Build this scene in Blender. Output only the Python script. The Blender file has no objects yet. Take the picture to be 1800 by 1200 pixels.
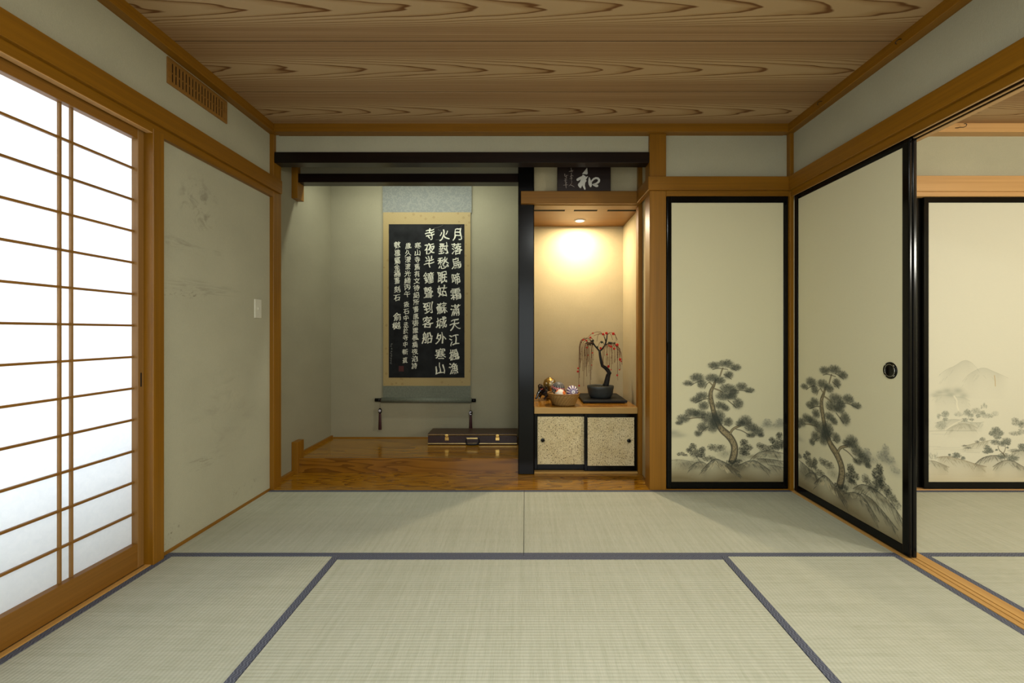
import bpy, bmesh, math, random
import numpy as np
from mathutils import Vector, Matrix

SC = bpy.context.scene
COL = SC.collection
PI = math.pi

# ------------------------------------------------------------------ camera, world, big lights, exposure
F_PX, CX, CY, EYE = 778.0, 924.0, 584.0, 1.098      # focal length in px of the 1800 px frame, axis point, eye height
cam_d = bpy.data.cameras.new('camera')
cam = bpy.data.objects.new('camera', cam_d)
COL.objects.link(cam)
cam.location = (0, 0, EYE)
cam.rotation_euler = (PI / 2, 0, 0)
cam_d.sensor_width = 36.0
cam_d.sensor_fit = 'HORIZONTAL'
cam_d.lens = 36.0 * F_PX / 1800.0
cam_d.shift_x = (900.0 - CX) / 1800.0
cam_d.shift_y = (CY - 600.0) / 1800.0
cam_d.clip_start = 0.02
SC.camera = cam

world = bpy.data.worlds.new('world')
SC.world = world
world.use_nodes = True
world.node_tree.nodes['Background'].inputs[0].default_value = (0.75, 0.85, 1.0, 1)
world.node_tree.nodes['Background'].inputs[1].default_value = 0.3

SC.view_settings.view_transform = 'Standard'
SC.view_settings.look = 'None'
SC.view_settings.gamma = 1.0
SC.view_settings.use_curve_mapping = False
SC.view_settings.exposure = 0.0
SC.cycles.max_bounces = 10
SC.cycles.diffuse_bounces = 7
SC.cycles.glossy_bounces = 4
SC.cycles.transmission_bounces = 6
SC.cycles.sample_clamp_indirect = 4.0
SC.cycles.caustics_reflective = False
SC.cycles.caustics_refractive = False


def area_light(name, loc, rot, sx, sy, power, color, spread=PI):
    d = bpy.data.lights.new(name, 'AREA')
    d.shape = 'RECTANGLE'
    d.size, d.size_y = sx, sy
    d.energy = power
    d.color = color
    d.spread = spread
    o = bpy.data.objects.new(name, d)
    o.location = loc
    o.rotation_euler = rot
    COL.objects.link(o)
    return o


# daylight outside the paper screens on the left, daylight in the window behind the camera,
# the lamps of the next room and of the alcove
area_light('daylight_left', (-2.42, 1.20, 1.42), (0, -PI / 2, 0), 1.75, 2.7, 66, (0.86, 0.93, 1.0))
area_light('daylight_rear', (0.0, -0.80, 1.12), (PI / 2, 0, 0), 2.5, 1.7, 36, (0.95, 1.0, 0.98))
area_light('room_lamp', (0.40, 0.45, 2.43), (0, 0, 0), 0.50, 0.50, 46, (0.97, 1.0, 0.96))
area_light('next_room_lamp', (3.75, 1.25, 2.30), (0, 0, 0), 0.50, 0.50, 22, (1.0, 0.96, 0.86))
area_light('alcove_tube', (-0.92, 3.60, 2.43), (math.radians(30), 0, 0), 1.3, 0.03, 11, (0.95, 1.0, 0.88))
pd = bpy.data.lights.new('next_room_glow', 'POINT')
pd.energy = 150; pd.color = (1.0, 0.965, 0.87); pd.shadow_soft_size = 0.16
po = bpy.data.objects.new('next_room_glow', pd); po.location = (3.70, 0.30, 1.80); COL.objects.link(po)


# ------------------------------------------------------------------ helpers
def px(x, y, Y):
    """photo pixel -> world point at depth Y"""
    return Vector(((x - CX) * Y / F_PX, Y, EYE - (y - CY) * Y / F_PX))


def tag(o, label=None, cat=None, group=None, kind=None):
    if label: o['label'] = label
    if cat: o['category'] = cat
    if group: o['group'] = group
    if kind: o['kind'] = kind
    return o


def thing(name, label, cat, loc=(0, 0, 0), group=None, kind=None):
    o = bpy.data.objects.new(name, None)
    o.empty_display_size = 0.1
    o.location = loc
    COL.objects.link(o)
    return tag(o, label, cat, group, kind)


def link(name, bm, mats, parent=None, smooth=False):
    """a bmesh drawn in world coordinates becomes ONE mesh object, under parent if given"""
    me = bpy.data.meshes.new(name)
    bmesh.ops.recalc_face_normals(bm, faces=bm.faces)
    bm.to_mesh(me)
    bm.free()
    if not isinstance(mats, (list, tuple)): mats = [mats]
    for m in mats: me.materials.append(m)
    if smooth:
        for p in me.polygons: p.use_smooth = True
    o = bpy.data.objects.new(name, me)
    COL.objects.link(o)
    if parent is not None:
        w = Vector((0, 0, 0)); p = parent
        while p is not None:
            w += p.location; p = p.parent
        me.transform(Matrix.Translation(-w))
        o.parent = parent
    return o


def nb():
    return bmesh.new()


def box(bm, x0, x1, y0, y1, z0, z1, bev=0.0, mi=0, seg=1):
    vs = [bm.verts.new((x, y, z)) for x in (x0, x1) for y in (y0, y1) for z in (z0, z1)]
    idx = [(0, 1, 3, 2), (4, 6, 7, 5), (0, 4, 5, 1), (2, 3, 7, 6), (0, 2, 6, 4), (1, 5, 7, 3)]
    fs = [bm.faces.new([vs[i] for i in q]) for q in idx]
    for f in fs: f.material_index = mi
    if bev > 0:
        es = list({e for f in fs for e in f.edges})
        r = bmesh.ops.bevel(bm, geom=es, offset=bev, segments=seg, affect='EDGES', profile=0.5)
        for f in r['faces']: f.material_index = mi
    return bm


def tube(bm, pts, rad, n=8, mi=0, cap=True):
    pts = [Vector(p) for p in pts]
    if not isinstance(rad, (list, tuple)): rad = [rad] * len(pts)
    rings = []
    up = Vector((0.13, 0.31, 0.94))
    for i, p in enumerate(pts):
        d = (pts[min(i + 1, len(pts) - 1)] - pts[max(i - 1, 0)])
        if d.length < 1e-9: d = Vector((0, 0, 1))
        d.normalize()
        a = d.cross(up)
        if a.length < 0.05: a = d.cross(Vector((1, 0, 0)))
        a.normalize(); b = d.cross(a)
        rings.append([bm.verts.new(p + (a * math.cos(t) + b * math.sin(t)) * rad[i])
                      for t in [2 * PI * k / n for k in range(n)]])
    for r0, r1 in zip(rings, rings[1:]):
        for k in range(n):
            bm.faces.new((r0[k], r0[(k + 1) % n], r1[(k + 1) % n], r1[k])).material_index = mi
    if cap:
        bm.faces.new(rings[0]).material_index = mi
        bm.faces.new(rings[-1]).material_index = mi
    return bm


def lathe(bm, prof, c, n=32, sx=1.0, sy=1.0, mi=0, wob=0.0, nw=0):
    """profile of (radius, z) turned about the vertical through c"""
    rings = []
    for r, z in prof:
        if r < 1e-6:
            rings.append([bm.verts.new((c[0], c[1], c[2] + z))])
        else:
            rg = []
            for k in range(n):
                t = 2 * PI * k / n
                q = r * (1 + wob * math.cos(nw * t))
                rg.append(bm.verts.new((c[0] + q * sx * math.cos(t), c[1] + q * sy * math.sin(t), c[2] + z)))
            rings.append(rg)
    for a, b in zip(rings, rings[1:]):
        for k in range(n):
            k2 = (k + 1) % n
            if len(a) == 1 and len(b) == 1: continue
            if len(a) == 1: f = bm.faces.new((a[0], b[k2], b[k]))
            elif len(b) == 1: f = bm.faces.new((a[k], a[k2], b[0]))
            else: f = bm.faces.new((a[k], a[k2], b[k2], b[k]))
            f.material_index = mi
    return bm


def prism(bm, poly, y0, y1, mi=0):
    """outline of (x, z) points given depth from y0 to y1"""
    a = [bm.verts.new((x, y0, z)) for x, z in poly]
    b = [bm.verts.new((x, y1, z)) for x, z in poly]
    n = len(poly)
    bm.faces.new(a).material_index = mi
    bm.faces.new(b[::-1]).material_index = mi
    for i in range(n):
        bm.faces.new((a[i], b[i], b[(i + 1) % n], a[(i + 1) % n])).material_index = mi
    return bm


def ball(bm, c, r, u=16, v=12, mi=0, sx=1, sy=1, sz=1):
    prof = [(r * math.sin(PI * i / v), -r * sz * math.cos(PI * i / v)) for i in range(v + 1)]
    prof[0] = (0, prof[0][1]); prof[-1] = (0, prof[-1][1])
    return lathe(bm, prof, c, u, sx, sy, mi)


# ------------------------------------------------------------------ materials
class NT:
    def __init__(s, name):
        s.m = bpy.data.materials.new(name)
        s.m.use_nodes = True
        s.t = s.m.node_tree
        s.p = s.t.nodes['Principled BSDF']
        s.out = s.t.nodes['Material Output']

    def n(s, typ, **kw):
        nd = s.t.nodes.new(typ)
        for k, v in kw.items(): setattr(nd, k, v)
        return nd

    def l(s, a, b):
        s.t.links.new(a, b)

    def val(s, sock, v):
        if hasattr(v, 'is_linked') or hasattr(v, 'links'): s.l(v, sock)
        else: sock.default_value = v

    def coord(s, scale=(1, 1, 1), loc=(0, 0, 0), kind='Object'):
        tc = s.n('ShaderNodeTexCoord')
        mp = s.n('ShaderNodeMapping')
        mp.inputs['Scale'].default_value = scale
        mp.inputs['Location'].default_value = loc
        s.l(tc.outputs[kind], mp.inputs[0])
        return mp.outputs[0]

    def noise(s, vec, scale=5, detail=4, rough=0.55, dist=0.0):
        nd = s.n('ShaderNodeTexNoise')
        nd.inputs['Scale'].default_value = scale
        nd.inputs['Detail'].default_value = detail
        nd.inputs['Roughness'].default_value = rough
        nd.inputs['Distortion'].default_value = dist
        if vec is not None: s.l(vec, nd.inputs['Vector'])
        return nd.outputs[0]

    def math(s, op, a, b=0.0, c=None):
        nd = s.n('ShaderNodeMath', operation=op)
        s.val(nd.inputs[0], a)
        s.val(nd.inputs[1], b)
        if c is not None: s.val(nd.inputs[2], c)
        return nd.outputs[0]

    def ramp(s, fac, stops, interp='LINEAR'):
        nd = s.n('ShaderNodeValToRGB')
        cr = nd.color_ramp
        cr.interpolation = interp
        while len(cr.elements) < len(stops): cr.elements.new(0.5)
        for e, (p, c) in zip(cr.elements, stops):
            e.position = p
            e.color = (*c, 1) if len(c) == 3 else c
        s.l(fac, nd.inputs[0])
        return nd.outputs[0]

    def mix(s, fac, a, b, blend='MIX'):
        nd = s.n('ShaderNodeMix', data_type='RGBA', blend_type=blend)
        s.val(nd.inputs[0], fac)
        s.val(nd.inputs[6], a if hasattr(a, 'links') else (*a, 1))
        s.val(nd.inputs[7], b if hasattr(b, 'links') else (*b, 1))
        return nd.outputs[2]

    def sep(s, vec):
        nd = s.n('ShaderNodeSeparateXYZ')
        s.l(vec, nd.inputs[0])
        return nd.outputs

    def comb(s, x, y, z=0.0):
        nd = s.n('ShaderNodeCombineXYZ')
        for i, v in enumerate((x, y, z)): s.val(nd.inputs[i], v)
        return nd.outputs[0]

    def bump(s, h, strength=0.3, dist=0.002):
        nd = s.n('ShaderNodeBump')
        nd.inputs['Strength'].default_value = strength
        nd.inputs['Distance'].default_value = dist
        s.l(h, nd.inputs['Height'])
        s.l(nd.outputs[0], s.p.inputs['Normal'])

    def base(s, c, rough=0.5, spec=0.5, metal=0.0, coat=0.0):
        if hasattr(c, 'links'): s.l(c, s.p.inputs['Base Color'])
        else: s.p.inputs['Base Color'].default_value = (*c, 1)
        s.val(s.p.inputs['Roughness'], rough)
        s.p.inputs['Specular IOR Level'].default_value = spec
        s.p.inputs['Metallic'].default_value = metal
        s.p.inputs['Coat Weight'].default_value = coat
        s.p.inputs['Coat Roughness'].default_value = 0.08
        return s.m


def wood(name, lo, hi, axis, rough=0.42, spec=0.4, fine=70, coat=0.0):
    t = NT(name)
    k = {'X': (0.9, fine, fine), 'Y': (fine, 0.9, fine), 'Z': (fine, fine, 0.9)}[axis]
    k2 = {'X': (0.5, 7, 7), 'Y': (7, 0.5, 7), 'Z': (7, 7, 0.5)}[axis]
    a = t.noise(t.coord(k), 1.0, 5, 0.6, 0.3)
    b = t.noise(t.coord(k2), 1.0, 3, 0.5, 0.6)
    f = t.math('ADD', t.math('MULTIPLY', a, 0.55), t.math('MULTIPLY', b, 0.45))
    c = t.ramp(f, [(0.34, lo), (0.66, hi)])
    t.bump(a, 0.08, 0.001)
    return t.base(c, rough, spec, coat=coat)


AMB_LO, AMB_HI = (0.165, 0.067, 0.002), (0.268, 0.113, 0.0045)
WX = wood('amber_wood_x', AMB_LO, AMB_HI, 'X')
WY = wood('amber_wood_y', AMB_LO, AMB_HI, 'Y')
WZ = wood('amber_wood_z', AMB_LO, AMB_HI, 'Z')
SHOJI_Z = wood('screen_wood_z', (0.19, 0.09, 0.020), (0.29, 0.145, 0.035), 'Z')
SHOJI_Y = wood('screen_wood_y', (0.18, 0.076, 0.009), (0.27, 0.118, 0.016), 'Y')
PALE_X = wood('pale_wood_x', (0.46, 0.25, 0.085), (0.60, 0.35, 0.14), 'X')
PALE_Y = wood('pale_wood_y', (0.46, 0.25, 0.085), (0.62, 0.36, 0.14), 'Y')
GOLD_Y = wood('sill_wood_y', (0.38, 0.19, 0.04), (0.60, 0.34, 0.10), 'Y', fine=50)
EBONY = wood('dark_wood_x', (0.003, 0.0015, 0.0012), (0.013, 0.006, 0.004), 'X', 0.30, 0.28, 40)


def black(name, c=(0.0025, 0.0023, 0.002), rough=0.22, spec=0.2):
    t = NT(name)
    n = t.noise(t.coord((3, 3, 3)), 2.0, 3)
    r = t.n('ShaderNodeMapRange')
    t.l(n, r.inputs[0])
    r.inputs[3].default_value = rough * 0.8
    r.inputs[4].default_value = rough * 1.25
    return t.base(c, r.outputs[0], spec)


LACQ = black('black_lacquer', rough=0.14)
PILLAR = black('black_pillar', (0.003, 0.0028, 0.0027), 0.20, 0.22)
BLACKMAT = black('black_matte', (0.006, 0.006, 0.006), 0.5, 0.3)


def contour_wood(name, axis, lo, mid, hi, rough=0.16, scale=(0.55, 5.5), lines=11.0, coat=0.25):
    """flat sawn boards: closed, long drawn growth rings"""
    t = NT(name)
    s = {'X': (scale[0], scale[1], scale[1]), 'Y': (scale[1], scale[0], scale[1])}[axis]
    h = t.noise(t.coord(s), 1.0, 2, 0.45, 0.5)
    w = t.noise(t.coord(tuple(q * 7 for q in s)), 1.0, 3, 0.5)
    h = t.math('ADD', h, t.math('MULTIPLY', w, 0.025))
    f = t.math('FRACT', t.math('MULTIPLY', h, lines))
    c = t.ramp(f, [(0.0, hi), (0.55, mid), (0.90, lo), (0.97, lo), (1.0, hi)])
    g = t.noise(t.coord((1.6, 1.6, 1.6)), 1.0, 3)
    c = t.mix(t.math('MULTIPLY', g, 0.45), c, mid)
    return t.base(c, rough, 0.5, coat=coat)


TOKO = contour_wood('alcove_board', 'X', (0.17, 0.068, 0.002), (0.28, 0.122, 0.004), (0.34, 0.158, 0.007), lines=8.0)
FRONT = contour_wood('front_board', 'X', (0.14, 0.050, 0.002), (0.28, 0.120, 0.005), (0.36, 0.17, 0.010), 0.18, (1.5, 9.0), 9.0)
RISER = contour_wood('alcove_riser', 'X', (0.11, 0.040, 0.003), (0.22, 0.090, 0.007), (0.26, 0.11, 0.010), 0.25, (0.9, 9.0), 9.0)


def ceiling_mat():
    t = NT('ceiling_cedar')
    X, Y, Z = t.sep(t.coord())
    pid = t.math('FLOOR', t.math('DIVIDE', t.math('SUBTRACT', Y, 2.183), 0.461))
    d = t.math('SUBTRACT', t.math('SUBTRACT', Y, t.math('MULTIPLY_ADD', pid, 0.461, 2.183)), 0.235)
    xo = t.math('MULTIPLY_ADD', pid, 0.37, X)
    v = t.comb(t.math('MULTIPLY', xo, 0.8), t.math('MULTIPLY', Y, 6.0), t.math('MULTIPLY', pid, 3.7))
    wob = t.math('SUBTRACT', t.noise(v, 1.0, 3, 0.5, 0.4), 0.5)
    v2 = t.comb(t.math('MULTIPLY', xo, 3.5), t.math('MULTIPLY', Y, 22.0), pid)
    wob2 = t.math('SUBTRACT', t.noise(v2, 1.0, 3, 0.55), 0.5)
    dd = t.math('ADD', d, t.math('MULTIPLY', wob, 0.016))
    h = t.math('MULTIPLY', t.math('MULTIPLY', dd, dd), 300.0)
    h = t.math('ADD', h, t.math('MULTIPLY', xo, 3.1))
    h = t.math('ADD', h, t.math('MULTIPLY', wob, 3.2))
    h = t.math('ADD', h, t.math('MULTIPLY', wob2, 0.22))
    f = t.math('FRACT', h)
    hi, mid, lo = (0.43, 0.29, 0.15), (0.34, 0.205, 0.09), (0.15, 0.062, 0.018)
    c = t.ramp(f, [(0.0, lo), (0.05, lo), (0.10, hi), (0.60, hi), (0.90, mid), (1.0, lo)])
    # away from the heart of the board the grain is straight and fine
    edge = t.math('MINIMUM', t.math('MULTIPLY', t.math('ABSOLUTE', d), 6.0), 1.0)
    st = t.noise(t.comb(t.math('MULTIPLY', X, 0.5), t.math('MULTIPLY', Y, 95.0), 0.0), 1.0, 4, 0.6)
    cs = t.ramp(st, [(0.30, (0.24, 0.132, 0.054)), (0.55, (0.33, 0.197, 0.093)), (0.72, (0.38, 0.245, 0.125))])
    sm = t.n('ShaderNodeMapRange', interpolation_type='SMOOTHSTEP')
    t.l(edge, sm.inputs[0])
    sm.inputs[1].default_value = 0.42
    sm.inputs[2].default_value = 0.85
    c = t.mix(sm.outputs[0], c, cs)
    return t.base(c, 0.62, 0.25)


CEIL = ceiling_mat()


def plaster(name, c, stains=(), spec=0.1):
    t = NT(name)
    co = t.coord()
    fine = t.noise(co, 260, 3, 0.6)
    fib = t.noise(t.coord((140, 140, 60)), 1.0, 3, 0.6, 1.5)
    big = t.noise(t.coord((1.0, 1.0, 1.4)), 2.2, 4, 0.55)
    k = t.math('ADD', t.math('MULTIPLY', fine, 0.14), t.math('ADD', t.math('MULTIPLY', fib, 0.14), t.math('MULTIPLY', big, 0.26)))
    k = t.math('ADD', k, 0.73)
    cc = t.mix(1.0, c, t.comb(k, k, k), 'MULTIPLY')
    X, Y, Z = t.sep(co)
    for (sy, sz, ry, rz, sc, lo, hi, amt) in stains:      # dirty marks with a shape of their own, (y, z) on the left wall
        dy = t.math('DIVIDE', t.math('SUBTRACT', Y, sy), ry)
        dz = t.math('DIVIDE', t.math('SUBTRACT', Z, sz), rz)
        r2 = t.math('ADD', t.math('MULTIPLY', dy, dy), t.math('MULTIPLY', dz, dz))
        m = t.math('MAXIMUM', t.math('SUBTRACT', 1.0, r2), 0.0)
        nz = t.noise(t.coord((1, sc[0], sc[1]), (0, sy * 7, sz * 3)), 1.0, 5, 0.65, 0.8)
        mr = t.n('ShaderNodeMapRange')
        t.l(nz, mr.inputs[0])
        mr.inputs[1].default_value = lo
        mr.inputs[2].default_value = hi
        cc = t.mix(t.math('MULTIPLY', t.math('MULTIPLY', m, mr.outputs[0]), amt), cc, (0.15, 0.14, 0.10))
    hgt = t.math('ADD', fine, t.math('MULTIPLY', fib, 1.2))
    t.bump(hgt, 0.35, 0.0015)
    return t.base(cc, 0.92, spec)


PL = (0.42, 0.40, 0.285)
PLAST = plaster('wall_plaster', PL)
PLAST_L = plaster('wall_plaster_left', PL, [
    (2.42, 1.80, 0.17, 0.16, (14, 14), 0.50, 0.72, 0.75),
    (2.36, 1.56, 0.28, 0.05, (5, 40), 0.48, 0.70, 0.45),
    (2.30, 1.30, 0.22, 0.03, (40, 90), 0.56, 0.70, 0.9),
    (2.45, 1.34, 0.34, 0.05, (4, 50), 0.48, 0.70, 0.5),
    (2.45, 0.38, 0.20, 0.05, (6, 45), 0.50, 0.66, 0.55),
    (2.24, 0.07, 0.10, 0.09, (60, 60), 0.60, 0.70, 1.0),
    (2.75, 0.12, 0.25, 0.05, (30, 30), 0.55, 0.75, 0.6),
    (2.62, 0.62, 0.40, 0.40, (5, 9), 0.52, 0.85, 0.35)])
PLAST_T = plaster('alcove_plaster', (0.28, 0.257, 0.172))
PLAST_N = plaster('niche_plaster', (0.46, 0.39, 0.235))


def tatami_mat_material(name, axis):
    t = NT(name)
    X, Y, Z = t.sep(t.coord())
    along, across = (X, Y) if axis == 'X' else (Y, X)
    rib = t.math('SINE', t.math('MULTIPLY', across, 2 * PI / 0.0150))
    rib = t.math('MULTIPLY_ADD', rib, 0.5, 0.5)
    # rush stems lie across the mat: short light and dark streaks between ribs
    stem = t.noise(t.comb(t.math('MULTIPLY', along, 420), t.math('MULTIPLY', across, 22), 0.0), 1.0, 3, 0.6)
    stem2 = t.noise(t.comb(t.math('MULTIPLY', along, 60), t.math('MULTIPLY', across, 2.0), 3.0), 1.0, 4, 0.6)
    band = t.noise(t.comb(t.math('MULTIPLY', along, 1.6), t.math('MULTIPLY', across, 14), 5.0), 1.0, 3, 0.5)
    f = t.math('ADD', t.math('MULTIPLY', stem, 0.44), t.math('ADD', t.math('MULTIPLY', stem2, 0.42), t.math('MULTIPLY', band, 0.14)))
    c = t.ramp(f, [(0.30, (0.35, 0.356, 0.252)), (0.50, (0.445, 0.45, 0.345)), (0.72, (0.54, 0.543, 0.432))])
    k = t.math('MULTIPLY_ADD', t.math('POWER', rib, 0.6), 0.13, 0.87)
    c = t.mix(1.0, c, t.comb(k, k, k), 'MULTIPLY')
    t.bump(t.math('ADD', rib, t.math('MULTIPLY', stem, 0.8)), 0.32, 0.002)
    return t.base(c, 0.62, 0.28)


TAT_X = tatami_mat_material('rush_mat_x', 'X')
TAT_Y = tatami_mat_material('rush_mat_y', 'Y')


def border_material(name, axis):
    t = NT(name)
    X, Y, Z = t.sep(t.coord())
    along, across = (X, Y) if axis == 'X' else (Y, X)
    ph = t.math('MULTIPLY', along, 2 * PI / 0.034)
    w = t.math('MULTIPLY_ADD', t.math('SINE', ph), 0.42, t.math('DIVIDE', across, 0.0115))
    f = t.math('FRACT', w)
    line = t.math('LESS_THAN', t.math('ABSOLUTE', t.math('SUBTRACT', f, 0.5)), 0.10)
    f2 = t.math('FRACT', t.math('ADD', t.math('DIVIDE', along, 0.017), t.math('DIVIDE', across, 0.03)))
    line2 = t.math('LESS_THAN', f2, 0.06)
    wv = t.noise(t.coord((900, 900, 900)), 1.0, 2)
    c = t.ramp(wv, [(0.35, (0.052, 0.057, 0.080)), (0.65, (0.085, 0.092, 0.122))])
    c = t.mix(t.math('MULTIPLY', line, 0.7), c, (0.21, 0.225, 0.265))
    c = t.mix(t.math('MULTIPLY', line2, 0.22), c, (0.21, 0.225, 0.265))
    return t.base(c, 0.7, 0.3)


BOR_X = border_material('mat_border_x', 'X')
BOR_Y = border_material('mat_border_y', 'Y')


def shoji_paper():
    t = NT('screen_paper')
    fib = t.noise(t.coord((40, 40, 40)), 1.0, 5, 0.6, 1.0)
    c = t.ramp(fib, [(0.2, (0.86, 0.88, 0.90)), (0.8, (0.93, 0.94, 0.95))])
    df = t.n('ShaderNodeBsdfDiffuse')
    tr = t.n('ShaderNodeBsdfTranslucent')
    t.l(c, df.inputs[0]); t.l(c, tr.inputs[0])
    mx = t.n('ShaderNodeMixShader')
    mx.inputs[0].default_value = 0.62
    t.l(df.outputs[0], mx.inputs[1]); t.l(tr.outputs[0], mx.inputs[2])
    t.l(mx.outputs[0], t.out.inputs[0])
    return t.m


PAPER = shoji_paper()


def plain(name, c, rough=0.5, spec=0.5, metal=0.0, var=0.12, sc=30, coat=0.0):
    t = NT(name)
    n = t.noise(t.coord((sc, sc, sc)), 1.0, 3)
    lo = tuple(q * (1 - var) for q in c)
    hi = tuple(min(1, q * (1 + var)) for q in c)
    return t.base(t.ramp(n, [(0.3, lo), (0.7, hi)]), rough, spec, metal, coat)


def painted(name='painted_paper'):
    """door paper: the painting is pigment held in the sheet's colour attribute"""
    t = NT(name)
    a = t.n('ShaderNodeVertexColor', layer_name='pigment')
    weave = t.noise(t.coord((60, 60, 900)), 1.0, 3, 0.6)
    k = t.math('MULTIPLY_ADD', weave, 0.10, 0.95)
    c = t.mix(1.0, a.outputs[0], t.comb(k, k, k), 'MULTIPLY')
    return t.base(c, 0.6, 0.25)


PAINTED = painted()
GOLD = plain('gold_metal', (0.80, 0.53, 0.17), 0.25, 0.5, 1.0)
BRASS = plain('aged_brass', (0.62, 0.45, 0.19), 0.35, 0.5, 1.0)
STEEL = plain('pull_metal', (0.55, 0.54, 0.50), 0.2, 0.5, 1.0)
IVORY = plain('ivory_plastic', (0.62, 0.60, 0.48), 0.35, 0.5, var=0.03)
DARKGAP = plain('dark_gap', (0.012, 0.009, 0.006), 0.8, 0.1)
STONE = plain('grey_stone', (0.10, 0.105, 0.09), 0.9, 0.1)
REDCORD = plain('dark_red_silk', (0.035, 0.007, 0.008), 0.6, 0.3)


# ------------------------------------------------------------------ the setting: floor, walls, ceiling
XL, XR, YB, YF = -1.7815, 1.857, 3.08, -0.62          # main room: plaster faces left and right, back edge, rear edge
ZC = 2.532                                              # ceiling
X2 = 5.45                                               # far side of the next room


def S(name, bm, m, label=None, cat=None, parent=None, smooth=False):
    o = link(name, bm, m, parent, smooth)
    if parent is None: tag(o, label, cat, kind='structure')
    return o


bm = nb(); box(bm, -2.6, X2 + 0.1, YF - 0.3, 4.3, -0.16, -0.055)
S('floor', bm, STONE, 'sub-floor hidden beneath the straw mats', 'floor')

bm = nb()
for k in range(-7, 3):                                  # cedar boards; dark strips in the gaps paint in the shadow line
    y0 = 2.183 + 0.461 * k
    box(bm, -1.86, 1.90, y0 + 0.0022, y0 + 0.461 - 0.0022, ZC, ZC + 0.012, 0.0015)
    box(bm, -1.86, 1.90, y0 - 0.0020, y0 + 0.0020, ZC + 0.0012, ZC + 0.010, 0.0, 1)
box(bm, -1.86, 1.90, YF - 0.1, 3.55, ZC + 0.05, ZC + 0.08)
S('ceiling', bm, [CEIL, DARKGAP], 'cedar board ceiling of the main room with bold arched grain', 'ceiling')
bm = nb()
for k in range(-7, 3):
    y0 = 2.183 + 0.461 * k
    box(bm, 1.90, X2, y0 + 0.0022, y0 + 0.461 - 0.0022, ZC, ZC + 0.012, 0.0015)
    box(bm, 1.90, X2, y0 - 0.0020, y0 + 0.0020, ZC + 0.0012, ZC + 0.010, 0.0, 1)  # same dark strip, painted in as the shadow line of the gap
box(bm, 1.90, X2, YF - 0.1, 3.2, ZC + 0.05, ZC + 0.08)
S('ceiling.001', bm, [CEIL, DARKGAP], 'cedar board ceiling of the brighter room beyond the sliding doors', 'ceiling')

# left wall: opening for the paper screens Y 0.30 .. 2.087
bm = nb()
box(bm, XL - 0.10, XL, 2.10, YB + 0.03, -0.055, 2.06)
box(bm, XL - 0.10, XL, YF - 0.1, YB + 0.03, 2.06, 2.56)
box(bm, XL - 0.10, XL, YF - 0.1, 0.29, -0.055, 2.06)
S('wall_left', bm, PLAST_L, 'stained plaster wall on the left with the light switch', 'wall')
# rear wall with a window behind the camera
bm = nb()
box(bm, XL - 0.1, -1.25, YF - 0.10, YF, -0.055, 2.56)
box(bm, 1.25, X2, YF - 0.10, YF, -0.055, 2.56)
box(bm, -1.25, 1.25, YF - 0.10, YF, 1.95, 2.56)
box(bm, -1.25, 1.25, YF - 0.10, YF, -0.055, 0.28)
S('wall_rear', bm, PLAST, 'plaster wall behind the camera', 'wall')
w2 = thing('window_2', 'wide window behind the camera', 'window', (0, YF - 0.05, 0.28), kind='structure')
bm = nb()
box(bm, -1.25, -1.19, YF - 0.1, YF + 0.012, 0.28, 1.95, 0.002)
box(bm, 1.19, 1.25, YF - 0.1, YF + 0.012, 0.28, 1.95, 0.002)
link('jamb', bm, WZ, w2)
bm = nb()
box(bm, -1.25, 1.25, YF - 0.1, YF + 0.012, 1.90, 1.95, 0.002)
box(bm, -1.25, 1.25, YF - 0.1, YF + 0.012, 0.28, 0.32, 0.002)
link('window_frame', bm, WX, w2)

# back wall pieces
bm = nb()
box(bm, -1.79, 0.863, 3.112, 3.15, 2.33, 2.56)          # above the long black beam
box(bm, 0.978, 1.84, 3.105, 3.15, 2.13, 2.56)           # above the closet door
box(bm, 0.978, 1.86, 3.14, 3.18, -0.055, 2.13)          # behind the closet door
S('wall_back', bm, PLAST, 'plaster band above the alcove beam and the closet door', 'wall')
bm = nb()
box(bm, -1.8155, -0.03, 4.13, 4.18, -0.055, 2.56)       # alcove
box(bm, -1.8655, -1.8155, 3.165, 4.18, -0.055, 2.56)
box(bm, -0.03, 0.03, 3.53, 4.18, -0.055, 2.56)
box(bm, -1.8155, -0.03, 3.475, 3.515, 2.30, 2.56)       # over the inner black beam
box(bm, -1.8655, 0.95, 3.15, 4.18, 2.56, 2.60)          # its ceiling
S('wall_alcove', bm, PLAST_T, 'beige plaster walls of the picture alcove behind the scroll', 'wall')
bm = nb()
box(bm, 0.03, 0.958, 4.13, 4.18, -0.055, 2.56)          # niche
box(bm, 0.908, 0.958, 3.48, 4.18, -0.055, 2.56)
box(bm, 0.90, 0.95, 3.185, 3.49, -0.055, 2.56)
box(bm, 0.03, 0.908, 3.455, 3.50, 2.12, 2.56)           # over the niche lintel
S('wall_niche', bm, PLAST_N, 'warm lit plaster walls of the small display niche', 'wall')

# right wall above the lintel, and the wall that closes the opening towards the camera
bm = nb()
box(bm, XR, XR + 0.06, YF, 3.13, 2.10, 2.56)
box(bm, XR, XR + 0.06, YF, 0.30, -0.055, 2.10)
S('wall_right', bm, PLAST, 'plaster band above the sliding door lintel on the right', 'wall')
# next room
bm = nb()
box(bm, 1.94, X2, 3.105, 3.15, 2.13, 2.56)
box(bm, 1.90, X2, 3.16, 3.20, -0.055, 2.13)
box(bm, X2, X2 + 0.06, YF - 0.1, 3.2, -0.055, 2.56)
S('wall_next_room', bm, PLAST, 'plaster wall above the landscape door in the brighter next room', 'wall')

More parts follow.
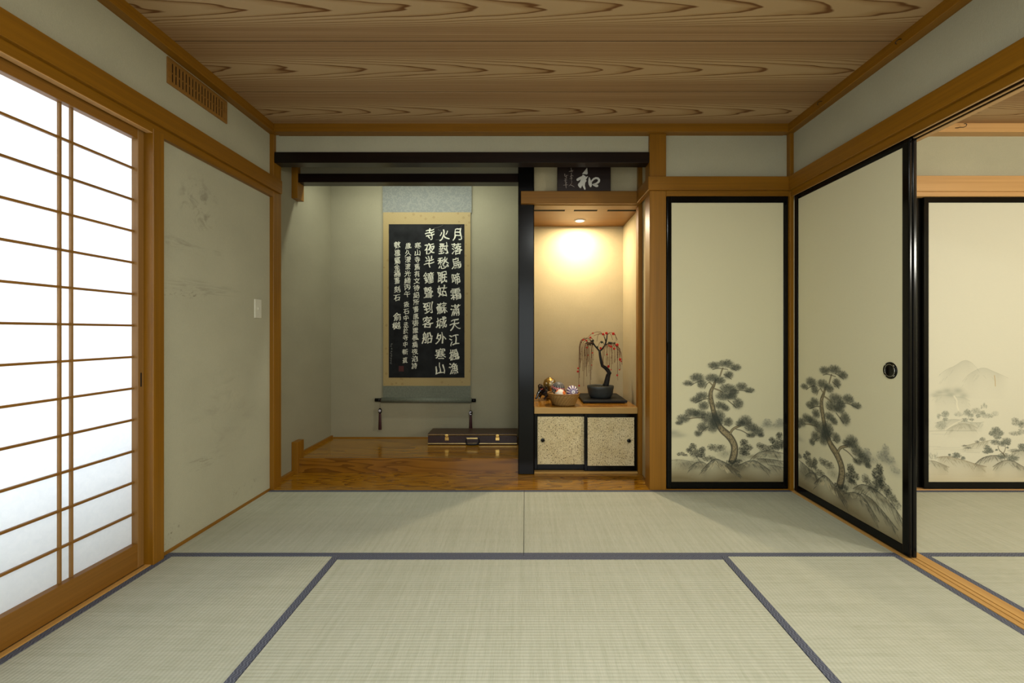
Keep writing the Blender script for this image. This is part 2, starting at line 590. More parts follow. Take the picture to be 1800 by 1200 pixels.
# tatami platform filler under mats is the floor; boards in front of and inside the alcove
bm = nb(); box(bm, -1.8155, 0.9, 3.083, 3.60, -0.05, 0.003, 0.002)
S('board_floor', bm, FRONT, 'glossy amber board along the front of alcove and niche', 'floor')
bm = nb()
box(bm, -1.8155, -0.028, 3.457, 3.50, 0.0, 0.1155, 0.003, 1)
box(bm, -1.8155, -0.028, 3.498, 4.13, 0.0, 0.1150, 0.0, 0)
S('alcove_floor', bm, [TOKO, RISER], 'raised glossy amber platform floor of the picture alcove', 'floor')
bm = nb(); box(bm, 0.03, 0.908, 3.44, 4.13, 2.085, 2.115)
for a, b in ((0.074, 0.3175), (0.391, 0.58), (0.6626, 0.893)):
    pass
S('ceiling_niche', bm, WX, 'orange lit board ceiling of the small niche', 'ceiling')

# ------------------------------------------------------------------ trims: posts, beams, rails
tn = [0]


def trim(label, m, *boxes, bev=0.002, cat='trim', fn=None):
    tn[0] += 1
    b_ = nb()
    for q in boxes: box(b_, *q, bev)
    if fn: fn(b_)
    return S('trim_%d' % tn[0], b_, m, label, cat)


# ceiling mouldings
trim('ceiling moulding along the left wall', WY, (XL - 0.01, -1.731, YF, 3.10, 2.477, ZC + 0.02))
trim('ceiling moulding along the back wall above the black beam', WX, (-1.731, 1.806, 3.04, 3.115, 2.477, ZC + 0.02))
trim('ceiling moulding along the right wall', WY, (1.806, XR + 0.01, YF, 3.10, 2.477, ZC + 0.02))
trim('ceiling moulding in the next room above its plaster', PALE_X, (1.92, X2, 3.035, 3.115, 2.472, ZC + 0.02))
trim('ceiling moulding in the next room along the shared wall', PALE_Y, (1.915, 1.965, YF, 3.10, 2.477, ZC + 0.02))
# left wall rails
trim('broad amber rail beam along the left wall above the paper screens', WY, (XL - 0.01, -1.735, YF, 3.155, 2.082, 2.175))
trim('head track beam of the paper screens on the left', WY,
     (-1.79, -1.757, YF, 3.10, 2.040, 2.084), (-1.845, -1.815, 0.25, 2.10, 2.040, 2.084), (-1.88, -1.865, 0.25, 2.10, 2.040, 2.084),
     (-1.885, -1.762, 0.25, 2.095, 2.062, 2.083), bev=0.001)
trim('pale underside strip of the paper screen head track', PALE_Y, (-1.789, -1.7585, YF, 2.086, 2.0375, 2.0405), bev=0.0005)
trim('post between the paper screens and the stained left wall', WZ, (-1.88, -1.755, 2.087, 2.150, 0.0, 2.06))
trim('wooden corner post left of the alcove', WZ, (-1.84, -1.755, 3.080, 3.178, 0.0, 2.50))
trim('thin amber skirting strip under the stained left wall', WY, (XL - 0.01, -1.774, 2.150, 3.08, -0.02, 0.016), bev=0.001)
trim('floor track sill of the paper screens on the left', GOLD_Y,
     (-1.795, -1.768, 0.25, 2.088, -0.05, 0.004), (-1.90, -1.793, 0.25, 2.10, -0.05, -0.004), bev=0.001)
# alcove
trim('long black beam across alcove and niche', EBONY, (-1.755, 0.863, 3.088, 3.178, 2.2816, 2.357), bev=0.003)
trim('inner black beam over the alcove opening', EBONY, (-1.770, -0.055, 3.44, 3.535, 2.265, 2.332), bev=0.002)
trim('black pillar between alcove and niche', PILLAR, (-0.0573, 0.0657, 3.41, 3.535, 0.002, 2.45), bev=0.006)
trim('short hanging post stub under the inner black beam', WZ, (-1.8155, -1.768, 3.43, 3.53, 2.138, 2.56))
trim('short wooden post stub beside the raised alcove floor', WZ, (-1.8155, -1.768, 3.43, 3.53, 0.0, 0.247))
trim('amber skirting strip on the left wall of the alcove', WY,
     (-1.8155, -1.790, 3.178, 3.43, 0.0, 0.028), (-1.8155, -1.797, 3.53, 4.13, 0.112, 0.138), bev=0.001)
trim('thin wooden strip along the back of the alcove floor', WX, (-1.80, -0.03, 4.122, 4.13, 0.112, 0.123), bev=0.0005)
# niche
trim('amber lintel beam above the lit niche', WX, (-0.036, 0.868, 3.372, 3.412, 2.080, 2.175), (0.066, 0.868, 3.41, 3.53, 2.075, 2.15))
trim('slim amber post on the right of the niche', WZ, (0.8685, 0.901, 3.41, 3.482, 0.0, 2.40))
trim('dark vent slot on the left in the niche ceiling', DARKGAP, (0.068, 0.3175, 3.560, 3.606, 2.0835, 2.09), bev=0.0005)
trim('dark vent slot in the middle of the niche ceiling', DARKGAP, (0.391, 0.580, 3.560, 3.606, 2.0835, 2.09), bev=0.0005)
trim('dark vent slot on the right in the niche ceiling', DARKGAP, (0.6626, 0.900, 3.560, 3.606, 2.0835, 2.09), bev=0.0005)
trim('thick amber main post right of the niche', WZ, (0.863, 0.978, 3.080, 3.195, 0.0, 2.49))


def wrap(b_):                                            # rail that turns the corner of the main post
    box(b_, 0.847, 1.835, 3.055, 3.110, 2.082, 2.175, 0.002)
    box(b_, 0.847, 0.880, 3.108, 3.412, 2.082, 2.175, 0.002)


trim('amber rail beam above the closet door and around the main post', WX, fn=wrap)
trim('head track under the rail above the closet door', WX, (0.978, 1.835, 3.078, 3.14, 2.046, 2.084))
trim('slim corner post between closet door and right sliding door', WZ, (1.831, XR, 3.064, 3.12, 0.0, 2.49))
trim('threshold strip under the closet door', WX, (0.978, 1.835, 3.082, 3.14, -0.05, 0.006), bev=0.001)
# right wall and next room rails
trim('broad amber rail beam along the right wall above the sliding doors', WY, (1.815, XR + 0.01, YF, 3.068, 2.078, 2.175))
trim('grooved head track of the sliding doors on the right', PALE_Y,
     (1.8392, 1.8495, YF, 3.09, 2.038, 2.0415), (1.8765, 1.888, YF, 3.09, 2.038, 2.0415), (1.908, 1.935, YF, 3.09, 2.038, 2.0415), bev=0.0005)
trim('grooves of the right head track, their shade put in as dark wood', wood('groove_shade', (0.035, 0.017, 0.004), (0.06, 0.030, 0.008), 'Y'),  # dark colour stands in for the shade inside the grooves
     (1.8395, 1.8492, YF, 3.089, 2.0416, 2.0925), (1.8768, 1.8877, YF, 3.089, 2.0416, 2.0925), (1.9083, 1.9345, YF, 3.089, 2.0416, 2.0925), (1.8395, 1.9345, YF, 3.089, 2.0926, 2.105), bev=0.0)
trim('amber lip of the sliding door head track on the right', WY, (1.8335, 1.8392, YF, 3.07, 2.037, 2.085), bev=0.0008)
trim('grooved floor sill of the sliding doors on the right', GOLD_Y,
     (1.839, 1.866, 0.3, 3.075, -0.05, 0.003), (1.8715, 1.893, 0.3, 3.075, -0.05, 0.003), (1.8985, 1.951, 0.3, 3.075, -0.05, 0.003),
     (1.845, 1.945, 0.3, 3.075, -0.049, -0.014), bev=0.0008)
trim('amber rail beam above the landscape door in the next room', PALE_X, (1.935, X2, 3.050, 3.11, 2.071, 2.178))
trim('head track above the landscape door in the next room', PALE_X, (1.935, X2, 3.066, 3.16, 2.040, 2.073))
trim('rail beam of the next room along the shared wall', PALE_Y, (1.915, 1.955, YF, 3.07, 2.082, 2.178))
trim('threshold strip under the landscape door in the next room', PALE_X, (1.935, X2, 3.076, 3.16, -0.05, 0.006), bev=0.001)

# ------------------------------------------------------------------ tatami mats
def mat_thing(label, x0, x1, y0, y1, axis, borders=True):
    t = thing('tatami_mat', label, 'tatami mat', ((x0 + x1) / 2, (y0 + y1) / 2, -0.05), 'tatami mats on the floor')
    g, w = 0.0012, 0.031
    x0 += g; x1 -= g; y0 += g; y1 -= g
    b_ = nb(); box(b_, x0, x1, y0, y1, -0.052, 0.0, 0.0015)
    link('rush_surface', b_, TAT_X if axis == 'X' else TAT_Y, t)
    if axis == 'X': rects = [(x0, x1, y0, y0 + w), (x0, x1, y1 - w, y1)]
    else: rects = [(x0, x0 + w, y0, y1), (x1 - w, x1, y0, y1)]
    for r in rects:
        b_ = nb(); box(b_, r[0] - 0.0004, r[1] + 0.0004, r[2] - 0.0004, r[3] + 0.0004, -0.03, 0.0014, 0.0005)
        link('cloth_border', b_, BOR_X if axis == 'X' else BOR_Y, t)
    return t


SEAM, XA, XB, XM, XE, XW = 2.172, -0.914, 0.958, -0.010, 1.838, -1.767
mat_thing('tatami mat at the back left, before the alcove', XW - 0.01, XM, SEAM, YB, 'X')
mat_thing('tatami mat at the back right, before the closet door', XM, XE, SEAM, YB, 'X')
mat_thing('tatami mat lying lengthwise beside the paper screens', XW, XA, 0.35, SEAM, 'Y')
mat_thing('wide tatami mat in the middle of the foreground', XA, XB, 1.262, SEAM, 'X')
mat_thing('tatami mat lengthwise beside the grooved sill, front right', XB, XE, 0.35, SEAM, 'Y')
mat_thing('tatami mat in the middle nearest the camera', XA, XB, 0.35, 1.262, 'X')
mat_thing('tatami mat behind the camera on the left', XW, 0.03, YF, 0.35, 'X')
mat_thing('tatami mat behind the camera on the right', 0.03, XE, YF, 0.35, 'X')
mat_thing('tatami mat in the next room before the landscape door', 1.952, 3.77, SEAM, 3.076, 'X')
mat_thing('tatami mat in the next room along the grooved sill', 1.952, 2.86, 0.35, SEAM, 'Y')
mat_thing('tatami mat deeper in the next room, beyond the frame', 2.86, 4.68, 1.262, SEAM, 'X')
mat_thing('tatami mat deeper in the next room, nearest the camera', 2.86, 4.68, 0.35, 1.262, 'X')

# ------------------------------------------------------------------ paper screens (left)
def shoji(name, label, y0, y1, xf):
    """screen with its room face at x = xf, spanning y0..y1"""
    t = thing(name, label, 'sliding paper screen', (xf, (y0 + y1) / 2, 0.004), kind='structure')
    xb = xf - 0.031
    st = 0.032
    for a, b in ((y0, y0 + st), (y1 - st, y1)):
        b_ = nb(); box(b_, xb, xf, a, b, 0.004, 2.05, 0.0015)
        s_ = link('stile', b_, SHOJI_Z, t)
        if b == y1:                                       # small recessed pull in the stile
            b_ = nb()
            box(b_, xf - 0.004, xf + 0.0006, b - 0.0215, b - 0.0095, 0.842, 0.912, 0.004, seg=3)
            link('finger_pull', b_, BLACKMAT, s_)
    b_ = nb(); box(b_, xb, xf - 0.0005, y0 + st, y1 - st, 0.004, 0.1175, 0.0015); link('bottom_rail', b_, SHOJI_Y, t)
    b_ = nb(); box(b_, xb, xf - 0.0005, y0 + st, y1 - st, 1.996, 2.05, 0.0015); link('top_rail', b_, SHOJI_Y, t)
    b_ = nb(); box(b_, xb + 0.0005, xb + 0.0015, y0 + 0.01, y1 - 0.01, 0.06, 2.03); link('paper_sheet', b_, PAPER, t)
    for d in (0.311, 0.356, 0.586, 0.631):
        c = y1 - d
        b_ = nb(); box(b_, xb + 0.0016, xb + 0.0125, c - 0.0048, c + 0.0048, 0.1175, 1.996, 0.001)
        link('lattice_bar', b_, SHOJI_Z, t)
    for k in range(12):
        z = 1.859 - 0.1458 * k
        b_ = nb(); box(b_, xb + 0.0016, xb + 0.0135, y0 + st, y1 - st, z - 0.0048, z + 0.0048, 0.001)
        link('lattice_bar', b_, SHOJI_Y, t)
    return t


shoji('door_1', 'sliding paper screen on the left with thin wooden lattice, bright with daylight', 1.187, 2.086, -1.799)
shoji('door_2', 'second paper screen on the left, behind the frame edge', 0.30, 1.225, -1.840)
bm = nb(); box(bm, -2.30, -2.26, -0.2, 2.6, -0.1, 0.52)  # unseen wall, added to dim the lower part of the screens
S('wall_added_outside', bm, PLAST, 'low unseen wall added outside the paper screens to dim their lower part', 'wall')

# ------------------------------------------------------------------ paintings on the sliding doors
class Sheet:
    """pigment canvas in photo pixels: u to the right, v up from the lower edge of the painted paper"""
    PAPER = np.array((0.67, 0.625, 0.415))

    def __init__(s, w, h, res=0.42, paper=None):
        s.w, s.h, s.res = w, h, res
        s.nu, s.nv = int(w / res) + 1, int(h / res) + 1
        s.a = np.ones((s.nv, s.nu, 3)) * (s.PAPER if paper is None else np.array(paper))
        s.U, s.V = np.meshgrid(np.arange(s.nu) * res, np.arange(s.nv) * res)
        s.rng = np.random.RandomState(7)
        s.r = random.Random(5)

    def win(s, u0, u1, v0, v1):
        i0, i1 = max(0, int(v0 / s.res)), min(s.nv, int(v1 / s.res) + 2)
        j0, j1 = max(0, int(u0 / s.res)), min(s.nu, int(u1 / s.res) + 2)
        return (slice(i0, i1), slice(j0, j1)) if i1 > i0 and j1 > j0 else None

    def put(s, w, m, c):
        m = np.clip(m, 0, 1)[..., None]
        s.a[w] = s.a[w] * (1 - m) + np.array(c) * m

    def smooth(s, pts, wd=None):
        for _ in range(2):                               # corner cutting keeps the ends
            q, w = [pts[0]], [wd[0] if wd else 0]
            for i in range(len(pts) - 1):
                (a, b), (c, d) = pts[i], pts[i + 1]
                for t in (0.25, 0.75):
                    q.append((a + (c - a) * t, b + (d - b) * t))
                    w.append((wd[i] + (wd[i + 1] - wd[i]) * t) if wd else 0)
            q.append(pts[-1]); w.append(wd[-1] if wd else 0)
            pts, wd = q, (w if wd else None)
        return (pts, wd) if wd else pts

    def line(s, pts, wd, c, al=1.0, soft=0.5):
        if not isinstance(wd, (list, tuple)): wd = [wd] * len(pts)
        if len(pts) > 2: pts, wd = s.smooth(pts, list(wd))
        us = [p[0] for p in pts]; vs = [p[1] for p in pts]
        g = max(wd) + soft + 1
        w = s.win(min(us) - g, max(us) + g, min(vs) - g, max(vs) + g)
        if w is None: return
        U, V = s.U[w], s.V[w]
        m = np.zeros(U.shape)
        for (a, b), (p, q), w0, w1 in zip(pts, pts[1:], wd, wd[1:]):
            du, dv = p - a, q - b
            L = du * du + dv * dv + 1e-9
            t = np.clip(((U - a) * du + (V - b) * dv) / L, 0, 1)
            d = np.hypot(U - a - t * du, V - b - t * dv)
            m = np.maximum(m, np.clip(((w0 + (w1 - w0) * t) / 2 + soft - d) / (2 * soft), 0, 1))
        s.put(w, m * al, c)

    def wash(s, u, v, ru, rv, c, al, p=1.0):
        w = s.win(u - ru * 2.2, u + ru * 2.2, v - rv * 2.2, v + rv * 2.2)
        if w is None: return
        q = ((s.U[w] - u) / ru) ** 2 + ((s.V[w] - v) / rv) ** 2
        s.put(w, np.exp(-q ** p) * al, c)

    def needles(s, u, v, ru, rv, c, al=0.75, n=None):
        s.wash(u, v - rv * 0.05, ru * 0.9, rv * 0.88, c, al * 0.84, 1.8)
        n = n or int(24 + ru * rv * 1.5)
        for _ in range(n):
            t = s.r.uniform(0, 2 * PI); q = math.sqrt(s.r.random()) * 0.86
            a, b = u + ru * q * math.cos(t), v + rv * q * math.sin(t)
            ang = math.atan2(b - (v - rv * 0.8), (a - u) * 0.9) + s.r.uniform(-0.45, 0.45)
            L = s.r.uniform(1.3, 2.8)
            s.line([(a, b), (a + L * math.cos(ang), b + L * math.sin(ang))], 0.3, c, al * s.r.uniform(0.5, 1.0), 0.33)

    def bush(s, u, v, ru, rv, c, al=0.8):
        s.wash(u, v, ru * 0.9, rv * 0.9, c, al * 0.85, 1.8)
        for _ in range(int(12 + ru * rv * 1.1)):
            t = s.r.uniform(0, 2 * PI); q = math.sqrt(s.r.random()) * 1.08
            s.wash(u + ru * q * math.cos(t), v + rv * q * math.sin(t), s.r.uniform(0.6, 1.2), s.r.uniform(0.5, 1.0), c, al * s.r.uniform(0.45, 1.0), 1.5)

    def ridge(s, pts, c, al, depth, wl=1.0, strokes=14, lean=0.6):
        pts = s.smooth(pts)
        us = np.array([p[0] for p in pts]); vs = np.array([p[1] for p in pts])
        w = s.win(us.min(), us.max(), vs.min() - depth * 1.5, vs.max() + 1)
        if w is None: return
        top = np.interp(s.U[w], us, vs)
        d = top - s.V[w]
        m = np.where(d > -0.3, np.exp(-np.clip(d, 0, None) / depth), 0) * al * 0.55
        e = np.clip(np.minimum(s.U[w] - us.min(), us.max() - s.U[w]) / (18 if depth > 18 else 7), 0, 1)
        s.put(w, m * e * 1.35, c)
        for a, b in zip(pts, pts[1:]):
            s.line([a, b], wl * s.r.uniform(0.7, 1.2), c, al * s.r.uniform(0.7, 1.0), 0.45)
        for _ in range(strokes):
            a = s.r.uniform(us.min() + 1, us.max() - 1)
            b = float(np.interp(a, us, vs)) - s.r.uniform(0, depth * 0.8)
            sl = float(np.interp(a + 2, us, vs) - np.interp(a - 2, us, vs)) / 4
            L = s.r.uniform(3, 9)
            k = lean if sl < 0 else -lean
            p = [(a, b), (a + k * L * 0.5, b - L * 0.35 + sl * 1.0), (a + k * L, b - L * 0.85)]
            s.line(p, [0.9, 0.7, 0.3], c, al * s.r.uniform(0.4, 0.95), 0.45)

    def mesh(s, name, W, H, top_h, place, parent):
        """W x H metres of canvas plus plain paper up to top_h; place(u, v) -> world point"""
        nv, nu = s.nv, s.nu
        rows = nv + 1
        co = np.zeros((rows, nu, 3))
        uu = np.linspace(0, W, nu)
        for i in range(rows):
            v = H * i / (nv - 1) if i < nv else top_h
            co[i] = [place(u, v) for u in uu]
        me = bpy.data.meshes.new(name)
        ii, jj = np.meshgrid(np.arange(rows - 1), np.arange(nu - 1), indexing='ij')
        k = (ii * nu + jj).ravel()
        faces = np.stack([k, k + 1, k + nu + 1, k + nu], 1)
        org = np.array(parent.location)
        me.from_pydata((co.reshape(-1, 3) - org).tolist(), [], faces.tolist())
        at = me.color_attributes.new('pigment', 'FLOAT_COLOR', 'POINT')
        col = np.ones((rows, nu, 4))
        col[:nv, :, :3] = s.a
        col[nv, :, :3] = s.a[-1].mean(0)
        at.data.foreach_set('color', col.ravel())
        me.materials.append(PAINTED)
        o = bpy.data.objects.new(name, me)
        COL.objects.link(o)
        o.parent = parent
        return o


INKN = (0.042, 0.050, 0.040)
INK, INK2, PALE, BARK, BROWN = (0.032, 0.037, 0.029), (0.055, 0.058, 0.044), (0.22, 0.22, 0.17), (0.37, 0.30, 0.165), (0.140, 0.098, 0.034)


def pine(s, f, k=1.0):
    """the leaning pine; f turns crop pixels (5.335 to the unit) into sheet units"""
    u_ = 1 / 5.335
    trunk = [(570, 1000, 66), (590, 930, 66), (592, 870, 62), (570, 815, 60), (530, 762, 64), (480, 722, 62), (440, 672, 50),
             (402, 575, 44), (380, 480, 44), (364, 405, 42), (368, 350, 34), (396, 300, 26), (410, 255, 14)]
    P = [f(x, y) for x, y, w in trunk]
    Wd = [w * u_ for x, y, w in trunk]
    s.line(P, [w * 1.06 for w in Wd], (0.05, 0.043, 0.026), 0.92, 0.5)
    s.line(P, [w * 0.62 for w in Wd], BARK, 0.92, 0.9)
    for (a, b), (p, q), w in zip(P, P[1:], Wd):
        n = int(math.hypot(p - a, q - b) * 2.6) + 2
        for _ in range(n):
            t = s.r.random(); o = s.r.uniform(-0.42, 0.42) * w
            L = math.hypot(p - a, q - b) + 1e-6
            x, y = a + (p - a) * t - (q - b) / L * o, b + (q - b) * t + (p - a) / L * o
            dx, dy = (p - a) / L, (q - b) / L
            ln = s.r.uniform(0.8, 2.6)
            s.line([(x, y), (x + dx * ln + s.r.uniform(-.4, .4), y + dy * ln)], s.r.uniform(0.4, 0.9), (0.085, 0.075, 0.05), s.r.uniform(0.4, 0.9), 0.35)
    br = [([(395, 325), (450, 345), (475, 362)], 14), ([(345, 420), (290, 430), (225, 462)], 9), ([(310, 602), (235, 598), (155, 612)], 11),
          ([(548, 750), (572, 705), (640, 675)], 24), ([(605, 708), (660, 720), (735, 768)], 9), ([(530, 440), (560, 465), (605, 505)], 9),
          ([(455, 208), (470, 160), (480, 138)], 14), ([(385, 150), (430, 135), (525, 148)], 7), ([(520, 125), (560, 135), (605, 158)], 7),
          ([(595, 350), (650, 340), (750, 365)], 7), ([(290, 255), (230, 268), (180, 300)], 7), ([(345, 685), (310, 705), (275, 745)], 7),
          ([(355, 268), (388, 300)], 12), ([(310, 330), (330, 285), (350, 270)], 6), ([(490, 195), (530, 215), (560, 240)], 7),
          ([(340, 430), (350, 470)], 6), ([(490, 670), (520, 665), (540, 680)], 7)]
    for p, w in br:
        q = [f(*z) for z in p]
        s.line(q, w * u_, (0.10, 0.09, 0.055), 0.92, 0.45)
        if w > 10: s.line(q, w * u_ * 0.45, BARK, 0.8, 0.45)
    cl = [(400, 110, 55, 32), (510, 92, 65, 34), (600, 130, 48, 32), (535, 200, 42, 36), (155, 278, 46, 24), (240, 225, 64, 40), (285, 285, 42, 40),
          (380, 228, 62, 38), (455, 252, 46, 36), (530, 325, 74, 40), (585, 362, 42, 30), (655, 308, 50, 36), (730, 345, 46, 24),
          (490, 395, 74, 44), (565, 400, 46, 34), (622, 468, 48, 50), (230, 432, 54, 30), (285, 393, 54, 34), (300, 490, 46, 40),
          (455, 485, 52, 34), (508, 512, 36, 28), (190, 555, 62, 40), (112, 608, 58, 38), (72, 650, 34, 20), (262, 565, 60, 38),
          (350, 605, 70, 58), (440, 590, 60, 60), (385, 692, 48, 48), (420, 640, 60, 48), (290, 690, 48, 42), (250, 748, 34, 30),
          (532, 640, 42, 40), (690, 628, 58, 48), (645, 655, 46, 28), (742, 688, 58, 44), (805, 728, 54, 42), (742, 765, 40, 24), (838, 765, 28, 20)]
    for x, y, a, b in cl:
        u, v = f(x, y)
        s.needles(u, v, a * u_ * 1.12, b * u_ * 1.1, INKN, 0.95 * k)


def sheet_pine(dx=0.0, other=False):
    s = Sheet(196.5, 232)
    f = lambda x, y: (x / 5.335 + dx, 225 - y / 5.335)
    u_ = 1 / 5.335
    # golden brown ground wash along the lower edge
    g = np.clip((38 - s.V + 4 * np.sin(s.U * 0.06 + 1)) / 34, 0, 1) ** 0.9
    s.put((slice(None), slice(None)), g * 0.85, BROWN)
    # misty hills
    for x, y, a, b, al in ((20, 742, 60, 26, .55), (85, 765, 55, 20, .35), (20, 775, 70, 18, .25)):
        u, v = f(x, y); s.wash(u, v, a * u_, b * u_, PALE, al)
    if not other:
        far = [(895, 640, 40, 28, .5), (1020, 636, 45, 30, .5), (900, 672, 55, 18, .3), (1010, 672, 60, 20, .35)]
    else:
        far = [(829, 668, 34, 30, .55), (985, 610, 28, 40, .5), (960, 660, 46, 34, .5), (1020, 665, 40, 30, .45), (1060, 720, 40, 24, .35), (860, 710, 60, 24, .3)]
    for x, y, a, b, al in far:
        u, v = f(x, y); s.bush(u, v, a * u_, b * u_, (0.20, 0.205, 0.165), al); s.wash(u, v - 4, a * u_ * 1.3, 5, PALE, al * 0.8)
    # rocks
    R = lambda pts: [f(*p) for p in pts]
    if not other:
        s.ridge(R([(740, 990), (800, 930), (880, 905), (960, 912), (1050, 935)]), INK2, 0.85, 12, 0.9, 40)
        s.ridge(R([(800, 985), (900, 985), (1050, 1010)]), INK2, 0.8, 9, 1.4, 26)
        s.ridge(R([(600, 1062), (660, 1030), (720, 1003), (785, 1000), (840, 1035), (930, 1100)]), INK2, 0.85, 11, 1.1, 44)
        s.ridge(R([(900, 1040), (980, 1050), (1050, 1070)]), INK2, 0.6, 9, 1.2, 20)
        s.ridge(R([(0, 1000), (60, 990), (160, 1005), (230, 1020)]), INK2, 0.5, 8, 0.7, 18)
    else:
        s.ridge(R([(700, 985), (764, 925), (850, 905), (950, 925), (1040, 965), (1120, 1040)]), INK2, 0.85, 16, 1.1, 80)
        s.ridge(R([(780, 985), (860, 990), (960, 1040), (1080, 1120)]), INK2, 0.8, 12, 1.4, 50)
        s.ridge(R([(600, 1062), (660, 1030), (720, 1003), (785, 1000), (850, 1050), (930, 1130)]), INK2, 0.85, 12, 1.1, 50)
        s.ridge(R([(80, 960), (160, 975), (260, 1005), (330, 1010)]), INK2, 0.8, 12, 1.0, 36)
    pine(s, f)
    s.ridge(R([(160, 1075), (220, 1020), (290, 1010), (330, 1040)]), INK2, 0.75, 9, 0.9, 26)
    for x, y, a, b in ((560, 1015, 46, 18), (620, 1005, 40, 22), (590, 1040, 70, 18)): u, v = f(x, y); s.bush(u, v, a * u_, b * u_, INK, 0.85)
    s.ridge(R([(280, 1100), (340, 1030), (400, 982), (450, 995), (520, 1030), (640, 1112)]), INK2, 0.95, 12, 1.2, 80, 0.75)
    for x, y, a, b, al in ((600, 1075, 90, 34, .75), (300, 1060, 60, 26, .5), (500, 1065, 60, 22, .45), (760, 965, 60, 20, .6), (880, 1010, 70, 20, .5), (960, 965, 60, 16, .4), (700, 1050, 40, 20, .4)):
        u, v = f(x, y); s.wash(u, v, a * u_, b * u_, (0.105, 0.09, 0.052), al, 1.2)
    for x, y in ((720, 1015), (760, 1015), (800, 1030), (880, 925), (940, 930), (1000, 945), (840, 945), (690, 1035), (240, 1030), (270, 1025)):
        for k in range(5):
            u, v = f(x + s.r.uniform(-16, 16), y + s.r.uniform(-4, 14)); s.line([(u, v), (u + s.r.uniform(2, 4), v - s.r.uniform(0.5, 2.5))], 0.9, (0.50, 0.44, 0.27), 0.5, 0.6)
    # light crest of the near rock
    for _ in range(34):
        x = s.r.uniform(340, 540); y = 1000 + abs(x - 410) * 0.45 + s.r.uniform(5, 50)
        u, v = f(x, y)
        s.line([(u, v), (u + 3 * (1 if x > 410 else -1), v - 4.5)], 1.3, (0.55, 0.48, 0.29), 0.6, 0.6)
    for x, y, a, b, al in ((150, 1050, 80, 42, .55), (500, 940, 62, 42, .5), (650, 965, 60, 46, .6), (250, 1010, 60, 30, .5), (900, 920, 70, 26, .45)):
        u, v = f(x, y); s.wash(u, v, a * u_, b * u_, INK2, al * 0.7, 1.2)
        for _ in range(40):
            p, q = u + s.r.gauss(0, a * u_ * 0.6), v + s.r.gauss(0, b * u_ * 0.45)
            s.line([(p, q), (p + s.r.uniform(-1.6, 1.6), q + s.r.uniform(1.5, 3.5))], 0.4, INK, al * 0.6, 0.35)
    bs = [(200, 868, 34, 26, .85), (163, 903, 28, 22, .85), (225, 935, 56, 44, .85), (290, 903, 32, 28, .85), (285, 950, 34, 26, .8),
          (370, 878, 34, 30, .6), (425, 885, 50, 34, .6), (475, 880, 34, 28, .45), (680, 838, 38, 36, .9), (722, 880, 38, 30, .85), (668, 908, 40, 40, .9),
          (700, 932, 36, 22, .85), (350, 985, 60, 26, .7)]
    if not other:
        bs += [(830, 860, 36, 26, .7), (882, 885, 62, 30, .65), (1010, 770, 30, 34, .9), (940, 810, 26, 30, .85), (990, 842, 46, 40, .85), (970, 880, 52, 26, .8),
               (1035, 850, 18, 52, .8), (85, 940, 36, 16, .7), (130, 952, 24, 10, .6)]
    else:
        bs += [(820, 870, 40, 34, .65), (880, 905, 54, 34, .65), (893, 800, 22, 34, .85), (935, 760, 28, 40, .95), (945, 820, 32, 50, .95), (920, 860, 40, 44, .9),
               (985, 880, 46, 36, .8), (1020, 915, 44, 36, .6), (1060, 950, 40, 40, .5), (85, 920, 30, 26, .7)]
    for x, y, a, b, al in bs:
        u, v = f(x, y); s.bush(u, v, a * u_, b * u_, INK, al)
    s.line(R([(235, 965), (250, 990), (268, 1012)]), 0.9, INK, 0.9)
    return s


